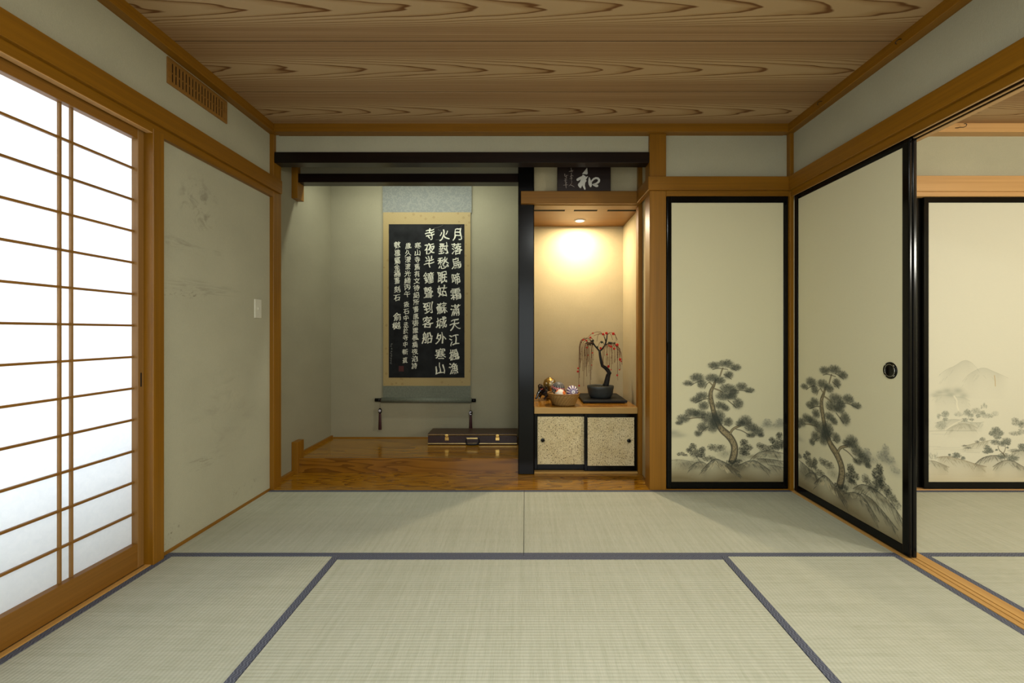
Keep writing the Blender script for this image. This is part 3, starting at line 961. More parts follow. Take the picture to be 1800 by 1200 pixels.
def sheet_lake():
    s = Sheet(216, 240, paper=(0.60, 0.58, 0.455))
    f = lambda x, y: (x / 5.218 - 2.0, 230.0 - y / 5.218 - 4)
    u_ = 1 / 5.218
    g = np.clip((34 - s.V + 3 * np.sin(s.U * 0.08)) / 34, 0, 1) ** 0.9
    s.put((slice(None), slice(None)), g * 0.55, (0.40, 0.32, 0.17))
    PM = (0.36, 0.36, 0.285)
    R = lambda pts: [f(*p) for p in pts]
    s.ridge(R([(110, 200), (170, 150), (250, 120), (330, 62), (390, 75), (430, 110), (470, 160)]), PM, 0.62, 22, 0.4, 8)
    s.ridge(R([(320, 260), (370, 200), (450, 150), (520, 130), (600, 165), (680, 200), (740, 230)]), PM, 0.62, 20, 0.4, 8)
    for x, y, a, b, al in ((70, 385, 40, 18, .5), (110, 360, 40, 20, .6), (180, 345, 42, 24, .6), (280, 345, 48, 28, .65), (215, 380, 45, 20, .7), (330, 390, 40, 26, .6)):
        u, v = f(x, y); s.wash(u, v, a * u_, b * u_, (0.30, 0.31, 0.245), al)
    s.ridge(R([(50, 400), (120, 380), (200, 385), (260, 400), (330, 400), (390, 440)]), (0.36, 0.365, 0.285), 0.6, 14, 0.5, 16)
    s.line(R([(245, 395), (272, 430), (270, 480), (285, 520)]), 2.4, (0.68, 0.65, 0.50), 0.8, 0.8)
    md = (0.22, 0.235, 0.185)
    for x, y, a, b, al in ((105, 575, 18, 26, .5), (165, 560, 32, 32, .8), (165, 605, 22, 14, .7), (365, 545, 34, 30, .85), (400, 570, 24, 18, .7), (445, 530, 40, 30, .5),
                           (470, 575, 24, 18, .7), (505, 548, 26, 22, .75), (550, 575, 50, 22, .5), (620, 555, 32, 22, .3), (340, 612, 30, 16, .75), (408, 608, 20, 12, .75),
                           (130, 660, 50, 40, .45), (285, 560, 40, 20, .35), (520, 480, 10, 26, .4), (498, 490, 7, 20, .35), (540, 490, 6, 18, .35)):
        u, v = f(x, y); s.bush(u, v, a * u_, b * u_, md, al)
    s.line(R([(160, 595), (158, 640)]), 0.6, md, 0.8); s.line(R([(370, 570), (385, 610)]), 0.7, md, 0.8)
    s.ridge(R([(70, 640), (180, 610), (280, 605), (330, 625), (460, 640), (520, 630)]), md, 0.5, 10, 0.5, 24)
    s.ridge(R([(170, 705), (250, 660), (330, 640), (420, 660), (460, 690)]), (0.26, 0.25, 0.18), 0.6, 9, 0.6, 30)
    s.line(R([(165, 705), (230, 655), (320, 612)]), 1.8, (0.66, 0.63, 0.48), 0.8, 0.7)
    s.line(R([(20, 715), (90, 712), (200, 708), (330, 712), (450, 708)]), 0.7, md, 0.55, 0.6)
    for y, a, b in ((855, 20, 120), (862, 90, 300), (880, 60, 330), (893, 210, 420), (905, 300, 480), (870, 330, 470), (912, 360, 480), (740, 40, 200)):
        s.line(R([(a, y), ((a + b) / 2, y + s.r.uniform(-3, 3)), (b, y + 2)]), 0.5, (0.33, 0.33, 0.27), 0.5, 0.5)
    s.ridge(R([(310, 850), (380, 842), (440, 822), (500, 815), (585, 796)]), (0.20, 0.185, 0.12), 0.7, 7, 0.7, 20)
    for x, y, a, b in ((505, 790, 26, 18), (455, 812, 18, 12), (375, 868, 28, 7), (340, 848, 16, 7)):
        u, v = f(x, y); s.bush(u, v, a * u_, b * u_, (0.16, 0.165, 0.13), .75)
    s.ridge(R([(0, 985), (60, 985), (120, 1010), (200, 1045)]), (0.15, 0.14, 0.09), 0.7, 9, 0.9, 24)
    s.ridge(R([(85, 958), (130, 948), (200, 945), (270, 962), (350, 985), (440, 1015), (540, 1040)]), (0.22, 0.185, 0.11), 0.8, 12, 1.0, 34)
    s.ridge(R([(440, 1012), (490, 965), (560, 940), (640, 935), (700, 955)]), (0.10, 0.098, 0.07), 0.95, 9, 1.3, 34)
    s.ridge(R([(600, 1040), (650, 1005), (720, 975), (790, 985), (880, 1045), (960, 1060)]), (0.12, 0.115, 0.08), 0.9, 10, 1.3, 40)
    s.ridge(R([(760, 905), (830, 885), (900, 890), (1000, 930)]), (0.14, 0.14, 0.10), 0.8, 12, 1.1, 30)
    dk = (0.115, 0.128, 0.10)
    for x, y, a, b, al in ((625, 700, 40, 24, .85), (600, 735, 36, 26, .85), (660, 735, 40, 26, .8), (640, 770, 32, 20, .8), (620, 815, 40, 24, .85), (720, 805, 46, 30, .85), (680, 830, 40, 24, .8),
                           (740, 830, 24, 16, .8), (630, 885, 10, 8, .8), (735, 865, 12, 8, .8), (550, 870, 32, 24, .95), (580, 895, 26, 20, .95), (540, 905, 34, 16, .95),
                           (265, 925, 34, 16, .85), (270, 945, 44, 14, .9), (328, 962, 20, 16, .9), (205, 932, 12, 10, .8),
                           (700, 945, 60, 26, .85), (790, 965, 50, 26, .9), (860, 850, 34, 22, .9), (880, 875, 44, 20, .85), (800, 890, 60, 14, .5),
                           (800, 610, 34, 18, .45), (830, 640, 56, 26, .5), (860, 660, 30, 30, .45), (800, 735, 50, 20, .5), (860, 720, 36, 26, .4), (900, 640, 40, 40, .4)):
        u, v = f(x, y); s.bush(u, v, a * u_, b * u_, dk, al)
    s.line(R([(710, 945), (690, 915), (655, 890), (645, 850)]), [2.2, 1.8, 1.4, 1.0], (0.10, 0.09, 0.055), 0.95)
    s.line(R([(695, 920), (715, 880), (712, 845)]), [1.5, 1.2, 0.8], (0.10, 0.09, 0.055), 0.95)
    for _ in range(50):
        u, v = f(s.r.uniform(20, 90), s.r.uniform(930, 975)); s.line([(u, v), (u + s.r.uniform(-2, 2), v + s.r.uniform(2, 5))], 0.4, md, 0.6, 0.35)
    s.line(R([(613, 205), (620, 250), (622, 303)]), 1.0, (0.40, 0.25, 0.06), 0.9, 0.4)      # scratch in the paper
    return s


def fusuma_frame(t, lo, hi, zb, zt, st, rail, face, thick, axis):
    """black lacquered frame; axis 'X' runs along x with its face at y = face, 'Y' along y with face at x = face"""
    def bx(a0, a1, z0, z1, d0, d1, bev):
        b_ = nb()
        if axis == 'X': box(b_, a0, a1, d0, d1, z0, z1, bev, seg=3)
        else: box(b_, d0, d1, a0, a1, z0, z1, bev, seg=3)
        return b_
    f0, f1 = face, face + thick
    for a in ((lo, lo + st), (hi - st, hi)):
        link('stile', bx(a[0], a[1], zb, zt, f0, f1, 0.005), LACQ, t)
    link('rail', bx(lo + st - 0.002, hi - st + 0.002, zb, zb + rail[0], f0 + 0.001, f1 - 0.001, 0.003), LACQ, t)
    link('rail', bx(lo + st - 0.002, hi - st + 0.002, zt - rail[1], zt, f0 + 0.001, f1 - 0.001, 0.003), LACQ, t)
    # the core board behind the paper
    link('back_board', bx(lo + st * 0.5, hi - st * 0.5, zb + 0.01, zt - 0.01, f0 + 0.006, f1 - 0.004, 0.0), BACKING, t)


BACKING = plain('door_backing', (0.52, 0.48, 0.34), 0.7, 0.2)


def door_pull(t, c, r, axis):
    """round recessed pull with a black outer ring and a bright inner rim"""
    M = Matrix.Translation(Vector(c)) @ (Matrix.Rotation(-PI / 2, 4, 'Y') if axis == 'Y' else Matrix.Rotation(PI / 2, 4, 'X'))
    b_ = nb()
    lathe(b_, [(r, -0.0005), (r, 0.003), (r * 0.93, 0.006), (r * 0.72, 0.005), (r * 0.70, 0.002), (r * 0.62, 0.0004), (0, 0.0004)], (0, 0, 0), 40, mi=0)
    bmesh.ops.transform(b_, matrix=M, verts=b_.verts)
    p = link('door_pull', b_, LACQ, t, True)
    b_ = nb()
    tube(b_, [(r * 0.72 * math.cos(k * PI / 20), r * 0.72 * math.sin(k * PI / 20), 0.0045) for k in range(41)], 0.0016, 6, cap=False)
    for q in (0.8, 2.35, 3.95, 5.5):
        tube(b_, [(r * 0.88 * math.cos(q + e), r * 0.88 * math.sin(q + e), 0.0055) for e in (-.14, 0, .14)], 0.0022, 6)
    bmesh.ops.transform(b_, matrix=M, verts=b_.verts)
    link('pull_rim', b_, STEEL, p, True)


# closet door on the back wall
d3 = thing('door_3', 'closet sliding door on the back wall, painted with a tall leaning pine', 'sliding door', (1.4075, 3.09, 0.008), kind='structure')
fusuma_frame(d3, 0.985, 1.831, 0.008, 2.048, 0.033, (0.048, 0.046), 3.084, 0.020, 'X')
SA = sheet_pine()
zb3, W3 = 0.060, 0.780
SA.mesh('painted_sheet', W3, 232 * 0.00397, 1.944, lambda u, v: (1.018 + u, 3.089, 0.056 + v), d3)
b_ = nb(); box(b_, 0.9858, 0.9925, 3.0825, 3.0838, 0.955, 1.03, 0.002); link('finger_pull', b_, LACQ, d3)
# pair of doors slid open on the right wall
d4 = thing('door_4', 'open sliding door on the right with painted pine and round metal pull', 'sliding door', (1.856, 2.60, 0.006), kind='structure')
fusuma_frame(d4, 2.142, 3.060, 0.006, 2.050, 0.042, (0.048, 0.042), 1.856, 0.016, 'Y')
SB = sheet_pine(dx=-0.066 * 196.5, other=True)
SB.mesh('painted_sheet', 0.84, 232 * 0.00397, 1.960, lambda u, v: (1.8605, 3.022 - u, 0.049 + v), d4)
door_pull(d4, (1.8602, 2.257, 0.904), 0.043, 'Y')
d5 = thing('door_5', 'second open sliding door stacked behind the right one, only its black edge showing', 'sliding door', (1.890, 2.60, 0.006), kind='structure')
fusuma_frame(d5, 2.142, 3.060, 0.006, 2.050, 0.042, (0.048, 0.042), 1.8755, 0.020, 'Y')
# next room
d6 = thing('door_6', 'sliding door in the next room painted with misty lake and hills', 'sliding door', (3.20, 3.09, 0.008), kind='structure')
fusuma_frame(d6, 2.775, 3.70, 0.010, 2.042, 0.033, (0.046, 0.041), 3.080, 0.022, 'X')
SL = sheet_lake()
SL.mesh('painted_sheet', 0.859, 240 * 0.00397, 1.945, lambda u, v: (2.808 + u, 3.0855, 0.056 + v), d6)
d7 = thing('door_7', 'sliding door behind the lake one, its dark edge beside the black stiles', 'sliding door', (2.36, 3.12, 0.008), kind='structure')
fusuma_frame(d7, 1.955, 2.815, 0.010, 2.042, 0.072, (0.046, 0.041), 3.106, 0.020, 'X')

# ------------------------------------------------------------------ niche: cabinet, tray, tree, basket, ornaments
COUNTER = contour_wood('counter_board', 'X', (0.22, 0.085, 0.007), (0.33, 0.145, 0.015), (0.38, 0.175, 0.022), 0.22, (0.6, 6.0), 7.0)
EDGE = wood('counter_edge', (0.34, 0.195, 0.05), (0.44, 0.265, 0.08), 'X', 0.4)


def speckled():
    t = NT('speckled_paper')
    x_, y_, z_ = t.sep(t.coord())
    co = t.comb(x_, z_)
    v = t.n('ShaderNodeTexVoronoi', feature='F1', voronoi_dimensions='2D')
    v.inputs['Scale'].default_value = 62
    t.l(co, v.inputs['Vector'])
    big = t.math('LESS_THAN', v.outputs['Distance'], t.math('MULTIPLY', t.sep(v.outputs['Color'])[0], 0.24))
    v2 = t.n('ShaderNodeTexVoronoi', feature='F1', voronoi_dimensions='2D')
    v2.inputs['Scale'].default_value = 230
    t.l(co, v2.inputs['Vector'])
    small = t.math('LESS_THAN', v2.outputs['Distance'], t.math('MULTIPLY', t.sep(v2.outputs['Color'])[1], 0.52))
    n = t.noise(t.coord((9, 9, 9)), 1.0, 5, 0.65)
    c = t.ramp(n, [(0.3, (0.60, 0.49, 0.26)), (0.7, (0.74, 0.64, 0.39))])
    c = t.mix(t.math('MULTIPLY', small, 0.75), c, (0.20, 0.13, 0.05))
    c = t.mix(t.math('MULTIPLY', big, 0.9), c, (0.055, 0.033, 0.015))
    return t.base(c, 0.55, 0.3)


SPECK = speckled()
cab = thing('cabinet', 'low niche cabinet with two speckled sliding doors and a glossy amber top', 'cabinet', (0.46, 3.46, 0.0))
bm = nb(); box(bm, 0.0665, 0.868, 3.452, 4.128, 0.470, 0.516, 0.0015); link('counter_top', bm, COUNTER, cab)
bm = nb(); box(bm, 0.0665, 0.868, 3.430, 3.453, 0.4676, 0.5163, 0.002); link('front_edge', bm, EDGE, cab)
bm = nb(); box(bm, 0.0665, 0.868, 3.425, 3.51, 0.003, 0.0190, 0.0015); link('sill', bm, EDGE, cab)
bm = nb()
box(bm, 0.0665, 0.085, 3.50, 4.12, 0.003, 0.468); box(bm, 0.85, 0.868, 3.50, 4.12, 0.003, 0.468); box(bm, 0.0665, 0.868, 4.11, 4.128, 0.003, 0.468)
link('carcass', bm, WX, cab)


def cab_door(x0, x1, px0, px1, y, z0, z1, pz0, pz1, pull):
    b_ = nb()
    box(b_, x0, px0, y, y + 0.016, z0, z1, 0.002); box(b_, px1, x1, y, y + 0.016, z0, z1, 0.002)
    box(b_, px0 - 0.001, px1 + 0.001, y + 0.0004, y + 0.0156, pz1, z1, 0.0015); box(b_, px0 - 0.001, px1 + 0.001, y + 0.0004, y + 0.0156, z0, pz0, 0.0015)
    d = link('sliding_door', b_, LACQ, cab)
    b_ = nb(); box(b_, px0 - 0.002, px1 + 0.002, y + 0.004, y + 0.012, pz0 - 0.002, pz1 + 0.002); link('speckled_panel', b_, SPECK, d)
    b_ = nb()
    lathe(b_, [(0, -0.001), (0.013, -0.001), (0.0165, -0.003), (0.018, 0.0), (0.0165, 0.004)], (0, 0, 0), 24)
    bmesh.ops.transform(b_, matrix=Matrix.Translation((pull[0], y + 0.0022, pull[1])) @ Matrix.Rotation(PI / 2, 4, 'X'), verts=b_.verts)
    link('door_pull', b_, LACQ, d, True)


def pxz(y, Y): return EYE - (y - CY) * Y / F_PX
def pxx(x, Y): return (x - CX) * Y / F_PX


cab_door(0.068, pxx(1032, 3.466), pxx(945, 3.466), pxx(1027, 3.466), 3.466, 0.0195, 0.466, pxz(816, 3.466), pxz(732, 3.466), (pxx(954, 3.466), pxz(774, 3.466)))
cab_door(pxx(1027, 3.444), 0.867, pxx(1033, 3.444), pxx(1115, 3.444), 3.444, 0.0195, 0.466, pxz(818.5, 3.444), pxz(733.5, 3.444), (pxx(1106, 3.444), pxz(775, 3.444)))

# black display tray
ZT = 0.516
tr = thing('display_tray', 'flat black board under the miniature tree', 'tray', (0.65, 3.84, ZT))
bm = nb(); box(bm, 0.470, 0.833, 3.622, 4.060, ZT + 0.007, ZT + 0.025, 0.003); link('board', bm, BLACKMAT, tr)
for x in (0.50, 0.803):
    bm = nb(); box(bm, x - 0.015, x + 0.015, 3.66, 4.02, ZT + 0.0002, ZT + 0.0075); link('foot', bm, BLACKMAT, tr)

# miniature weeping tree
BZ = ZT + 0.025
TY = 3.80
bons = thing('bonsai', 'miniature weeping plum tree with red blossoms in an oval dark pot', 'miniature tree', (0.642, TY, BZ))
POT = plain('pot_glaze', (0.038, 0.043, 0.040), 0.5, 0.4)
SOIL = plain('moss_soil', (0.035, 0.032, 0.02), 0.95, 0.1, sc=120, var=0.5)
TRUNK = plain('tree_bark', (0.016, 0.014, 0.013), 0.7, 0.25, sc=90, var=0.5)
TWIG = plain('twig_bark', (0.15, 0.07, 0.035), 0.7, 0.2)
RED = plain('red_petal', (0.50, 0.030, 0.018), 0.6, 0.2)
LEAFG = plain('dark_leaf', (0.02, 0.035, 0.015), 0.6, 0.3)
bm = nb()
lathe(bm, [(0, 0.001), (0.082, 0.001), (0.090, 0.006), (0.104, 0.030), (0.110, 0.072), (0.113, 0.078), (0.114, 0.098), (0.110, 0.102), (0.103, 0.099), (0.101, 0.086), (0, 0.086)], (0.642, TY, BZ), 40, 1.0, 0.85)
link('pot', bm, POT, bons, True)
bm = nb(); lathe(bm, [(0.1005, 0.086), (0.095, 0.092), (0.06, 0.099), (0, 0.104)], (0.642, TY, BZ), 28, 1.0, 0.84); link('moss', bm, SOIL, bons, True)


def bx(cx, cy, dy=0.0):
    """point of the tree from the enlarged crop"""
    return px(1005 + cx / 8.571, 575 + cy / 8.571, TY + dy)


rng = random.Random(11)
bm = nb()
T = [bx(505, 905), bx(522, 850), bx(535, 790, .01), bx(552, 715, .012), bx(565, 690, .012), bx(545, 650, .008), bx(505, 610), bx(462, 580, -.01), bx(447, 530, -.012), bx(436, 470, -.01), bx(424, 400), bx(420, 355)]
tube(bm, T, [0.030, 0.0245, 0.0220, 0.0190, 0.0175, 0.0180, 0.0155, 0.0140, 0.0120, 0.0118, 0.0108, 0.0102], 10)
for c, r in ((bx(578, 690, .0), 0.012), (bx(455, 585, -.02), 0.009), (bx(540, 720, -.008), 0.010)): ball(bm, c, r, 8, 6)
link('trunk', bm, TRUNK, bons, True)
limbs = [([(420, 362), (385, 320), (345, 275), (322, 235), (312, 205)], 0.0075), ([(425, 360), (465, 320), (500, 270), (515, 225), (528, 170), (532, 110)], 0.0078),
         ([(470, 310), (510, 262), (560, 242), (610, 240), (655, 242)], 0.0058), ([(335, 262), (290, 245), (250, 240), (220, 245)], 0.0050),
         ([(515, 225), (500, 170), (485, 130)], 0.0045), ([(312, 205), (330, 190)], 0.0055)]
for i, (p, r) in enumerate(limbs):
    bm = nb()
    q = [bx(x, y, 0.012 * math.sin(i * 2.1) * k / len(p)) for k, (x, y) in enumerate(p)]
    tube(bm, q, [r * (1 - 0.45 * k / len(p)) for k in range(len(p))], 8)
    link('branch', bm, TRUNK, bons, True)


def twig(start, top, drop, end, r=0.0016, dy=0.0):
    P = [start, ((start[0] * 2 + top[0]) / 3, (start[1] * 0.6 + top[1] * 1.4) / 2), top, ((top[0] * 0.45 + drop[0] * 0.55), top[1] + (drop[1] - top[1]) * 0.25), drop,
         ((drop[0] + end[0]) / 2 + rng.uniform(-4, 4), (drop[1] + end[1]) / 2), end]
    b_ = nb()
    tube(b_, [bx(x, y, dy * k / 6) for k, (x, y) in enumerate(P)], [r * 1.2, r * 1.1, r, r, r * 0.9, r * 0.8, r * 0.6], 5)
    for _ in range(5):                                  # small buds
        a = rng.uniform(0.25, 1)
        y = drop[1] + (end[1] - drop[1]) * a
        x = drop[0] + (end[0] - drop[0]) * a + rng.uniform(-4, 4)
        ball(b_, bx(x, y, dy * 0.8), 0.0026, 5, 4)
    link('twig', b_, TWIG, bons, True)


L0 = (322, 230)
for k, (x, top, end) in enumerate([(112, 232, 870), (118, 240, 760), (126, 225, 610), (140, 215, 540), (152, 260, 500), (165, 255, 660), (185, 250, 890), (200, 262, 640), (222, 262, 740),
                                   (238, 275, 560), (258, 270, 690), (275, 270, 880), (296, 270, 790), (302, 275, 640)]):
    twig(L0 if k % 2 else (250, 240), (x + 45 if x < 200 else x + 20, top - 55 if k < 5 else top - 22), (x, top + 60), (x - 6 + (k % 3) * 5, end), 0.0022, rng.uniform(-0.07, 0.05))
R0 = (520, 255)
for k, (x, top, end) in enumerate([(470, 300, 560), (492, 290, 430), (520, 280, 410), (545, 270, 610), (568, 262, 590), (592, 262, 640), (620, 262, 560), (600, 258, 480), (690, 280, 800), (715, 300, 650),
                                   (735, 330, 640), (752, 380, 560), (700, 290, 460)]):
    twig(R0 if x < 640 else (650, 242), ((x + 560) / 2 if x < 640 else x - 20, top - 20), (x, top + 50), (x - 4 + (k % 3) * 4, end), 0.0022, rng.uniform(-0.07, 0.06))
for k in range(13):                                      # thinner hanging shoots between the long ones
    x = rng.uniform(118, 330) if k < 7 else rng.uniform(470, 745)
    top = 250 if k < 7 else 285
    twig(L0 if k < 7 else (560, 245), ((x + 300) / 2 if k < 7 else (x + 600) / 2, top - 25), (x, top + 45), (x + rng.uniform(-6, 6), rng.uniform(420, 620)), 0.0018, rng.uniform(-0.08, 0.07))
for st, top, end in (((485, 125), (380, 68), (255, 135)), ((485, 125), (410, 95), (378, 215)), ((500, 120), (440, 100), (330, 130)), ((530, 112), (572, 90), (615, 190)), ((535, 115), (600, 80), (690, 190)),
                     ((330, 195), (250, 150), (165, 205)), ((490, 260), (440, 210), (400, 290)), ((640, 100), (660, 130), (672, 205)), ((300, 215), (230, 170), (120, 260))):
    b_ = nb()
    mid = ((st[0] + top[0]) / 2, min(st[1], top[1]) + 4)
    q = [(st[0], st[1]), mid, top, ((top[0] * .4 + end[0] * .6), (top[1] * .65 + end[1] * .35)), end]
    dy = rng.uniform(-0.03, 0.03)
    tube(b_, [bx(x, y, dy * i / 4) for i, (x, y) in enumerate(q)], [0.0028, 0.0025, 0.0022, 0.002, 0.0015], 5)
    link('twig', b_, TWIG, bons, True)
for i, (x, y, r) in enumerate([(175, 190, 1), (220, 203, 1), (280, 156, 1.2), (228, 305, 1.1), (310, 385, .8), (472, 105, 1.4), (522, 90, 1.5), (625, 98, 1.6), (685, 265, 1.6), (640, 322, 1.3), (592, 292, 1.3), (565, 280, 1.1),
                               (435, 315, 1.2), (728, 484, 1.5), (742, 515, .8), (552, 590, 1.5), (530, 410, .8), (95, 618, 1.0), (92, 665, 1.2), (685, 722, 1.1), (110, 880, 1.0), (590, 640, .7), (720, 640, .7), (318, 90, .9), (300, 570, .6), (245, 420, .6)]):
    b_ = nb()
    c = bx(x, y, -0.02)
    for k in range(5):
        a = 2 * PI * k / 5 + i
        ball(b_, c + Vector((0.0044 * r * math.cos(a), -0.002, 0.0044 * r * math.sin(a))), 0.0042 * r, 7, 5, sy=0.7)
    ball(b_, c + Vector((0, -0.004, 0)), 0.0025 * r, 6, 5)
    link('blossom', b_, RED, bons, True)
b_ = nb()
for (x, y) in ((310, 205), (325, 215), (300, 225), (245, 245), (230, 238), (262, 250), (275, 262), (450, 232), (462, 222), (555, 240), (570, 232), (600, 236), (640, 238), (385, 300)):
    for k in range(4):
        c = bx(x + rng.uniform(-14, 14), y + rng.uniform(-10, 10), rng.uniform(-.02, .02))
        ball(b_, c, 0.0042, 6, 4, sx=1.0, sy=0.6, sz=1.5)
link('foliage', b_, LEAFG, bons)['kind'] = 'stuff'

# wicker basket with cloth balls
def wicker():
    t = NT('wicker')
    X, Y, Z = t.sep(t.coord())
    ang = t.math('ARCTAN2', Y, X)
    v = t.math('SINE', t.math('ADD', t.math('MULTIPLY', ang, 26), t.math('MULTIPLY', Z, 620)))
    w = t.math('SINE', t.math('ADD', t.math('MULTIPLY', ang, -26), t.math('MULTIPLY', Z, 160)))
    h = t.math('MULTIPLY_ADD', t.math('MAXIMUM', v, t.math('MULTIPLY', w, 0.7)), 0.5, 0.5)
    c = t.ramp(h, [(0.15, (0.10, 0.045, 0.012)), (0.55, (0.36, 0.20, 0.06)), (0.95, (0.52, 0.33, 0.12))])
    t.bump(h, 0.8, 0.004)
    return t.base(c, 0.5, 0.35)


WICK = wicker()
bc = (0.305, 3.560, ZT)
bk = thing('wicker_basket', 'round woven wicker basket holding three cloth balls', 'basket', bc)
bm = nb()
lathe(bm, [(0, 0.001), (0.078, 0.001), (0.088, 0.006), (0.098, 0.030), (0.113, 0.065), (0.1265, 0.092), (0.1225, 0.092), (0.106, 0.060), (0.096, 0.038), (0, 0.036)], bc, 56)
link('bowl', bm, WICK, bk, True)
bm = nb()
for k in range(3):
    tube(bm, [(bc[0] + (0.1265 + 0.0035 * math.cos(a * 22 + k * 2.1)) * math.cos(a), bc[1] + (0.1265 + 0.0035 * math.cos(a * 22 + k * 2.1)) * math.sin(a), ZT + 0.0945 + 0.0035 * math.sin(a * 22 + k * 2.1))
              for a in [2 * PI * i / 180 for i in range(181)]], 0.0034, 6, cap=False)
link('rim', bm, plain('rim_cane', (0.25, 0.125, 0.03), 0.5, 0.35), bk, True)
bm = nb()
for k in range(40):                                      # twisted cane strands over the side
    a0 = 2 * PI * k / 40
    P = []
    for i in range(9):
        z = 0.004 + 0.086 * i / 8
        r = 0.0888 + 0.0385 * (i / 8) ** 0.9 + 0.0015
        a = a0 + 1.25 * i / 8
        P.append((bc[0] + r * math.cos(a), bc[1] + r * math.sin(a), ZT + z))
    tube(bm, P, 0.0019, 5)
link('weave', bm, plain('cane', (0.30, 0.155, 0.032), 0.5, 0.35), bk, True)


def ball_mat(name, kind):
    t = NT(name)
    X, Y, Z = t.sep(t.coord())
    if kind == 'band':                                   # black ball, white ribs, red girdle
        ang = t.math('ARCTAN2', Y, X)
        rib = t.math('LESS_THAN', t.math('ABSOLUTE', t.math('SINE', t.math('MULTIPLY', ang, 11))), 0.30)
        c = t.mix(rib, (0.012, 0.014, 0.018), (0.55, 0.52, 0.47))
        g = t.math('LESS_THAN', t.math('ABSOLUTE', t.math('SUBTRACT', Z, 0.010)), 0.0085)
        zig = t.math('LESS_THAN', t.math('ABSOLUTE', t.math('SUBTRACT', t.math('SUBTRACT', Z, 0.010), t.math('MULTIPLY', t.math('SINE', t.math('MULTIPLY', ang, 14)), 0.005))), 0.0022)
        c = t.mix(g, c, t.mix(zig, (0.42, 0.045, 0.07), (0.68, 0.55, 0.45)))
        low = t.math('LESS_THAN', t.math('ABSOLUTE', t.math('ADD', Z, 0.022)), 0.0035)
        c = t.mix(low, c, (0.30, 0.34, 0.30))
    elif kind == 'star':                                 # purple and white petals around the side that faces out
        a = t.math('ARCTAN2', Z, X)
        r = t.math('SQRT', t.math('ADD', t.math('MULTIPLY', X, X), t.math('MULTIPLY', Z, Z)))
        pet = t.math('GREATER_THAN', t.math('SINE', t.math('ADD', t.math('MULTIPLY', a, 12), t.math('MULTIPLY', r, 40))), 0.0)
        c = t.mix(pet, (0.085, 0.035, 0.18), (0.76, 0.72, 0.68))
        ring = t.math('LESS_THAN', t.math('ABSOLUTE', t.math('SUBTRACT', r, 0.0205)), 0.0058)
        dot = t.math('GREATER_THAN', t.math('SINE', t.math('MULTIPLY', a, 18)), 0.72)
        c = t.mix(ring, c, t.mix(dot, (0.075, 0.03, 0.17), (0.75, 0.72, 0.75)))
        c = t.mix(t.math('LESS_THAN', r, 0.0145), c, (0.76, 0.74, 0.76))
        c = t.mix(t.math('LESS_THAN', r, 0.004), c, (0.10, 0.06, 0.10))
    else:                                                # white with orange flowers
        v = t.n('ShaderNodeTexVoronoi', feature='F1')
        v.inputs['Scale'].default_value = 26
        v.inputs['Randomness'].default_value = 0.9
        t.l(t.coord(), v.inputs['Vector'])
        o = t.math('LESS_THAN', v.outputs['Distance'], 0.40)
        o2 = t.math('LESS_THAN', v.outputs['Distance'], 0.14)
        sel = t.math('GREATER_THAN', t.sep(v.outputs['Color'])[0], 0.15)
        c = t.mix(t.math('MULTIPLY', o, sel), (0.80, 0.74, 0.62), (0.72, 0.13, 0.012))
        c = t.mix(t.math('MULTIPLY', o2, sel), c, (0.80, 0.42, 0.06))
    th = t.noise(t.coord((300, 300, 300)), 1.0, 2)
    t.bump(th, 0.3, 0.001)
    return t.base(c, 0.45, 0.4)


for nm, lab, c, r, m, rot in (('cloth_ball', 'black thread ball with white ribs and red band, at back of basket', (0.265, 3.602, 0.642), 0.055, ball_mat('thread_black', 'band'), (0.22, 0.10, 0.4)),
                              ('cloth_ball', 'purple and white thread ball with flower pattern, on the right in the basket', (0.373, 3.546, 0.625), 0.048, ball_mat('thread_purple', 'star'), (-0.02, 0.0, 0.10)),
                              ('cloth_ball', 'white ball with orange flowers, low in front in the basket', (0.274, 3.506, 0.606), 0.043, ball_mat('thread_white', 'flower'), (0.9, 0.2, 0.5))):
    bm = nb(); ball(bm, (0, 0, 0), r, 32, 20)
    o = link(nm, bm, m, None, True)
    o.location = c; o.rotation_euler = rot
    tag(o, lab, 'ball', 'thread balls in the basket')

# gilt round vessel behind the basket
gv = thing('gilt_vase', 'round gilt vase with raised flower relief behind the basket', 'vase', (0.212, 3.90, ZT))
c0 = (0.212, 3.90, ZT)
GILT = plain('gilt_bronze', (0.42, 0.27, 0.075), 0.30, 0.5, 0.9, var=0.25, sc=40)
bm = nb()
lathe(bm, [(0, 0.001), (0.030, 0.001), (0.034, 0.010), (0.022, 0.030), (0.026, 0.050), (0.044, 0.078), (0.055, 0.110), (0.056, 0.135), (0.048, 0.160), (0.030, 0.176), (0.018, 0.180), (0.018, 0.184), (0.0, 0.182)], c0, 36, wob=0.025, nw=8)
link('body', bm, GILT, gv, True)
bm = nb()
for (dx, dz, r) in ((0.012, 0.150, 0.014), (0.026, 0.158, 0.010), (0.008, 0.128, 0.015), (0.024, 0.132, 0.012), (-0.030, 0.138, 0.008), (0.016, 0.110, 0.012)):
    yy = math.sqrt(max(0.0002, 0.056 ** 2 - dx ** 2 - ((dz - 0.125) * 0.75) ** 2))
    for k in range(5):
        ball(bm, Vector((c0[0] + dx + 0.6 * r * math.cos(k * 1.257), c0[1] - yy, ZT + dz + 0.6 * r * math.sin(k * 1.257))), r * 0.48, 7, 5, sy=0.6)
    ball(bm, Vector((c0[0] + dx, c0[1] - yy - 0.003, ZT + dz)), r * 0.35, 7, 5)
link('flower_relief', bm, plain('silver_relief', (0.72, 0.66, 0.50), 0.25, 0.5, 0.8), gv, True)

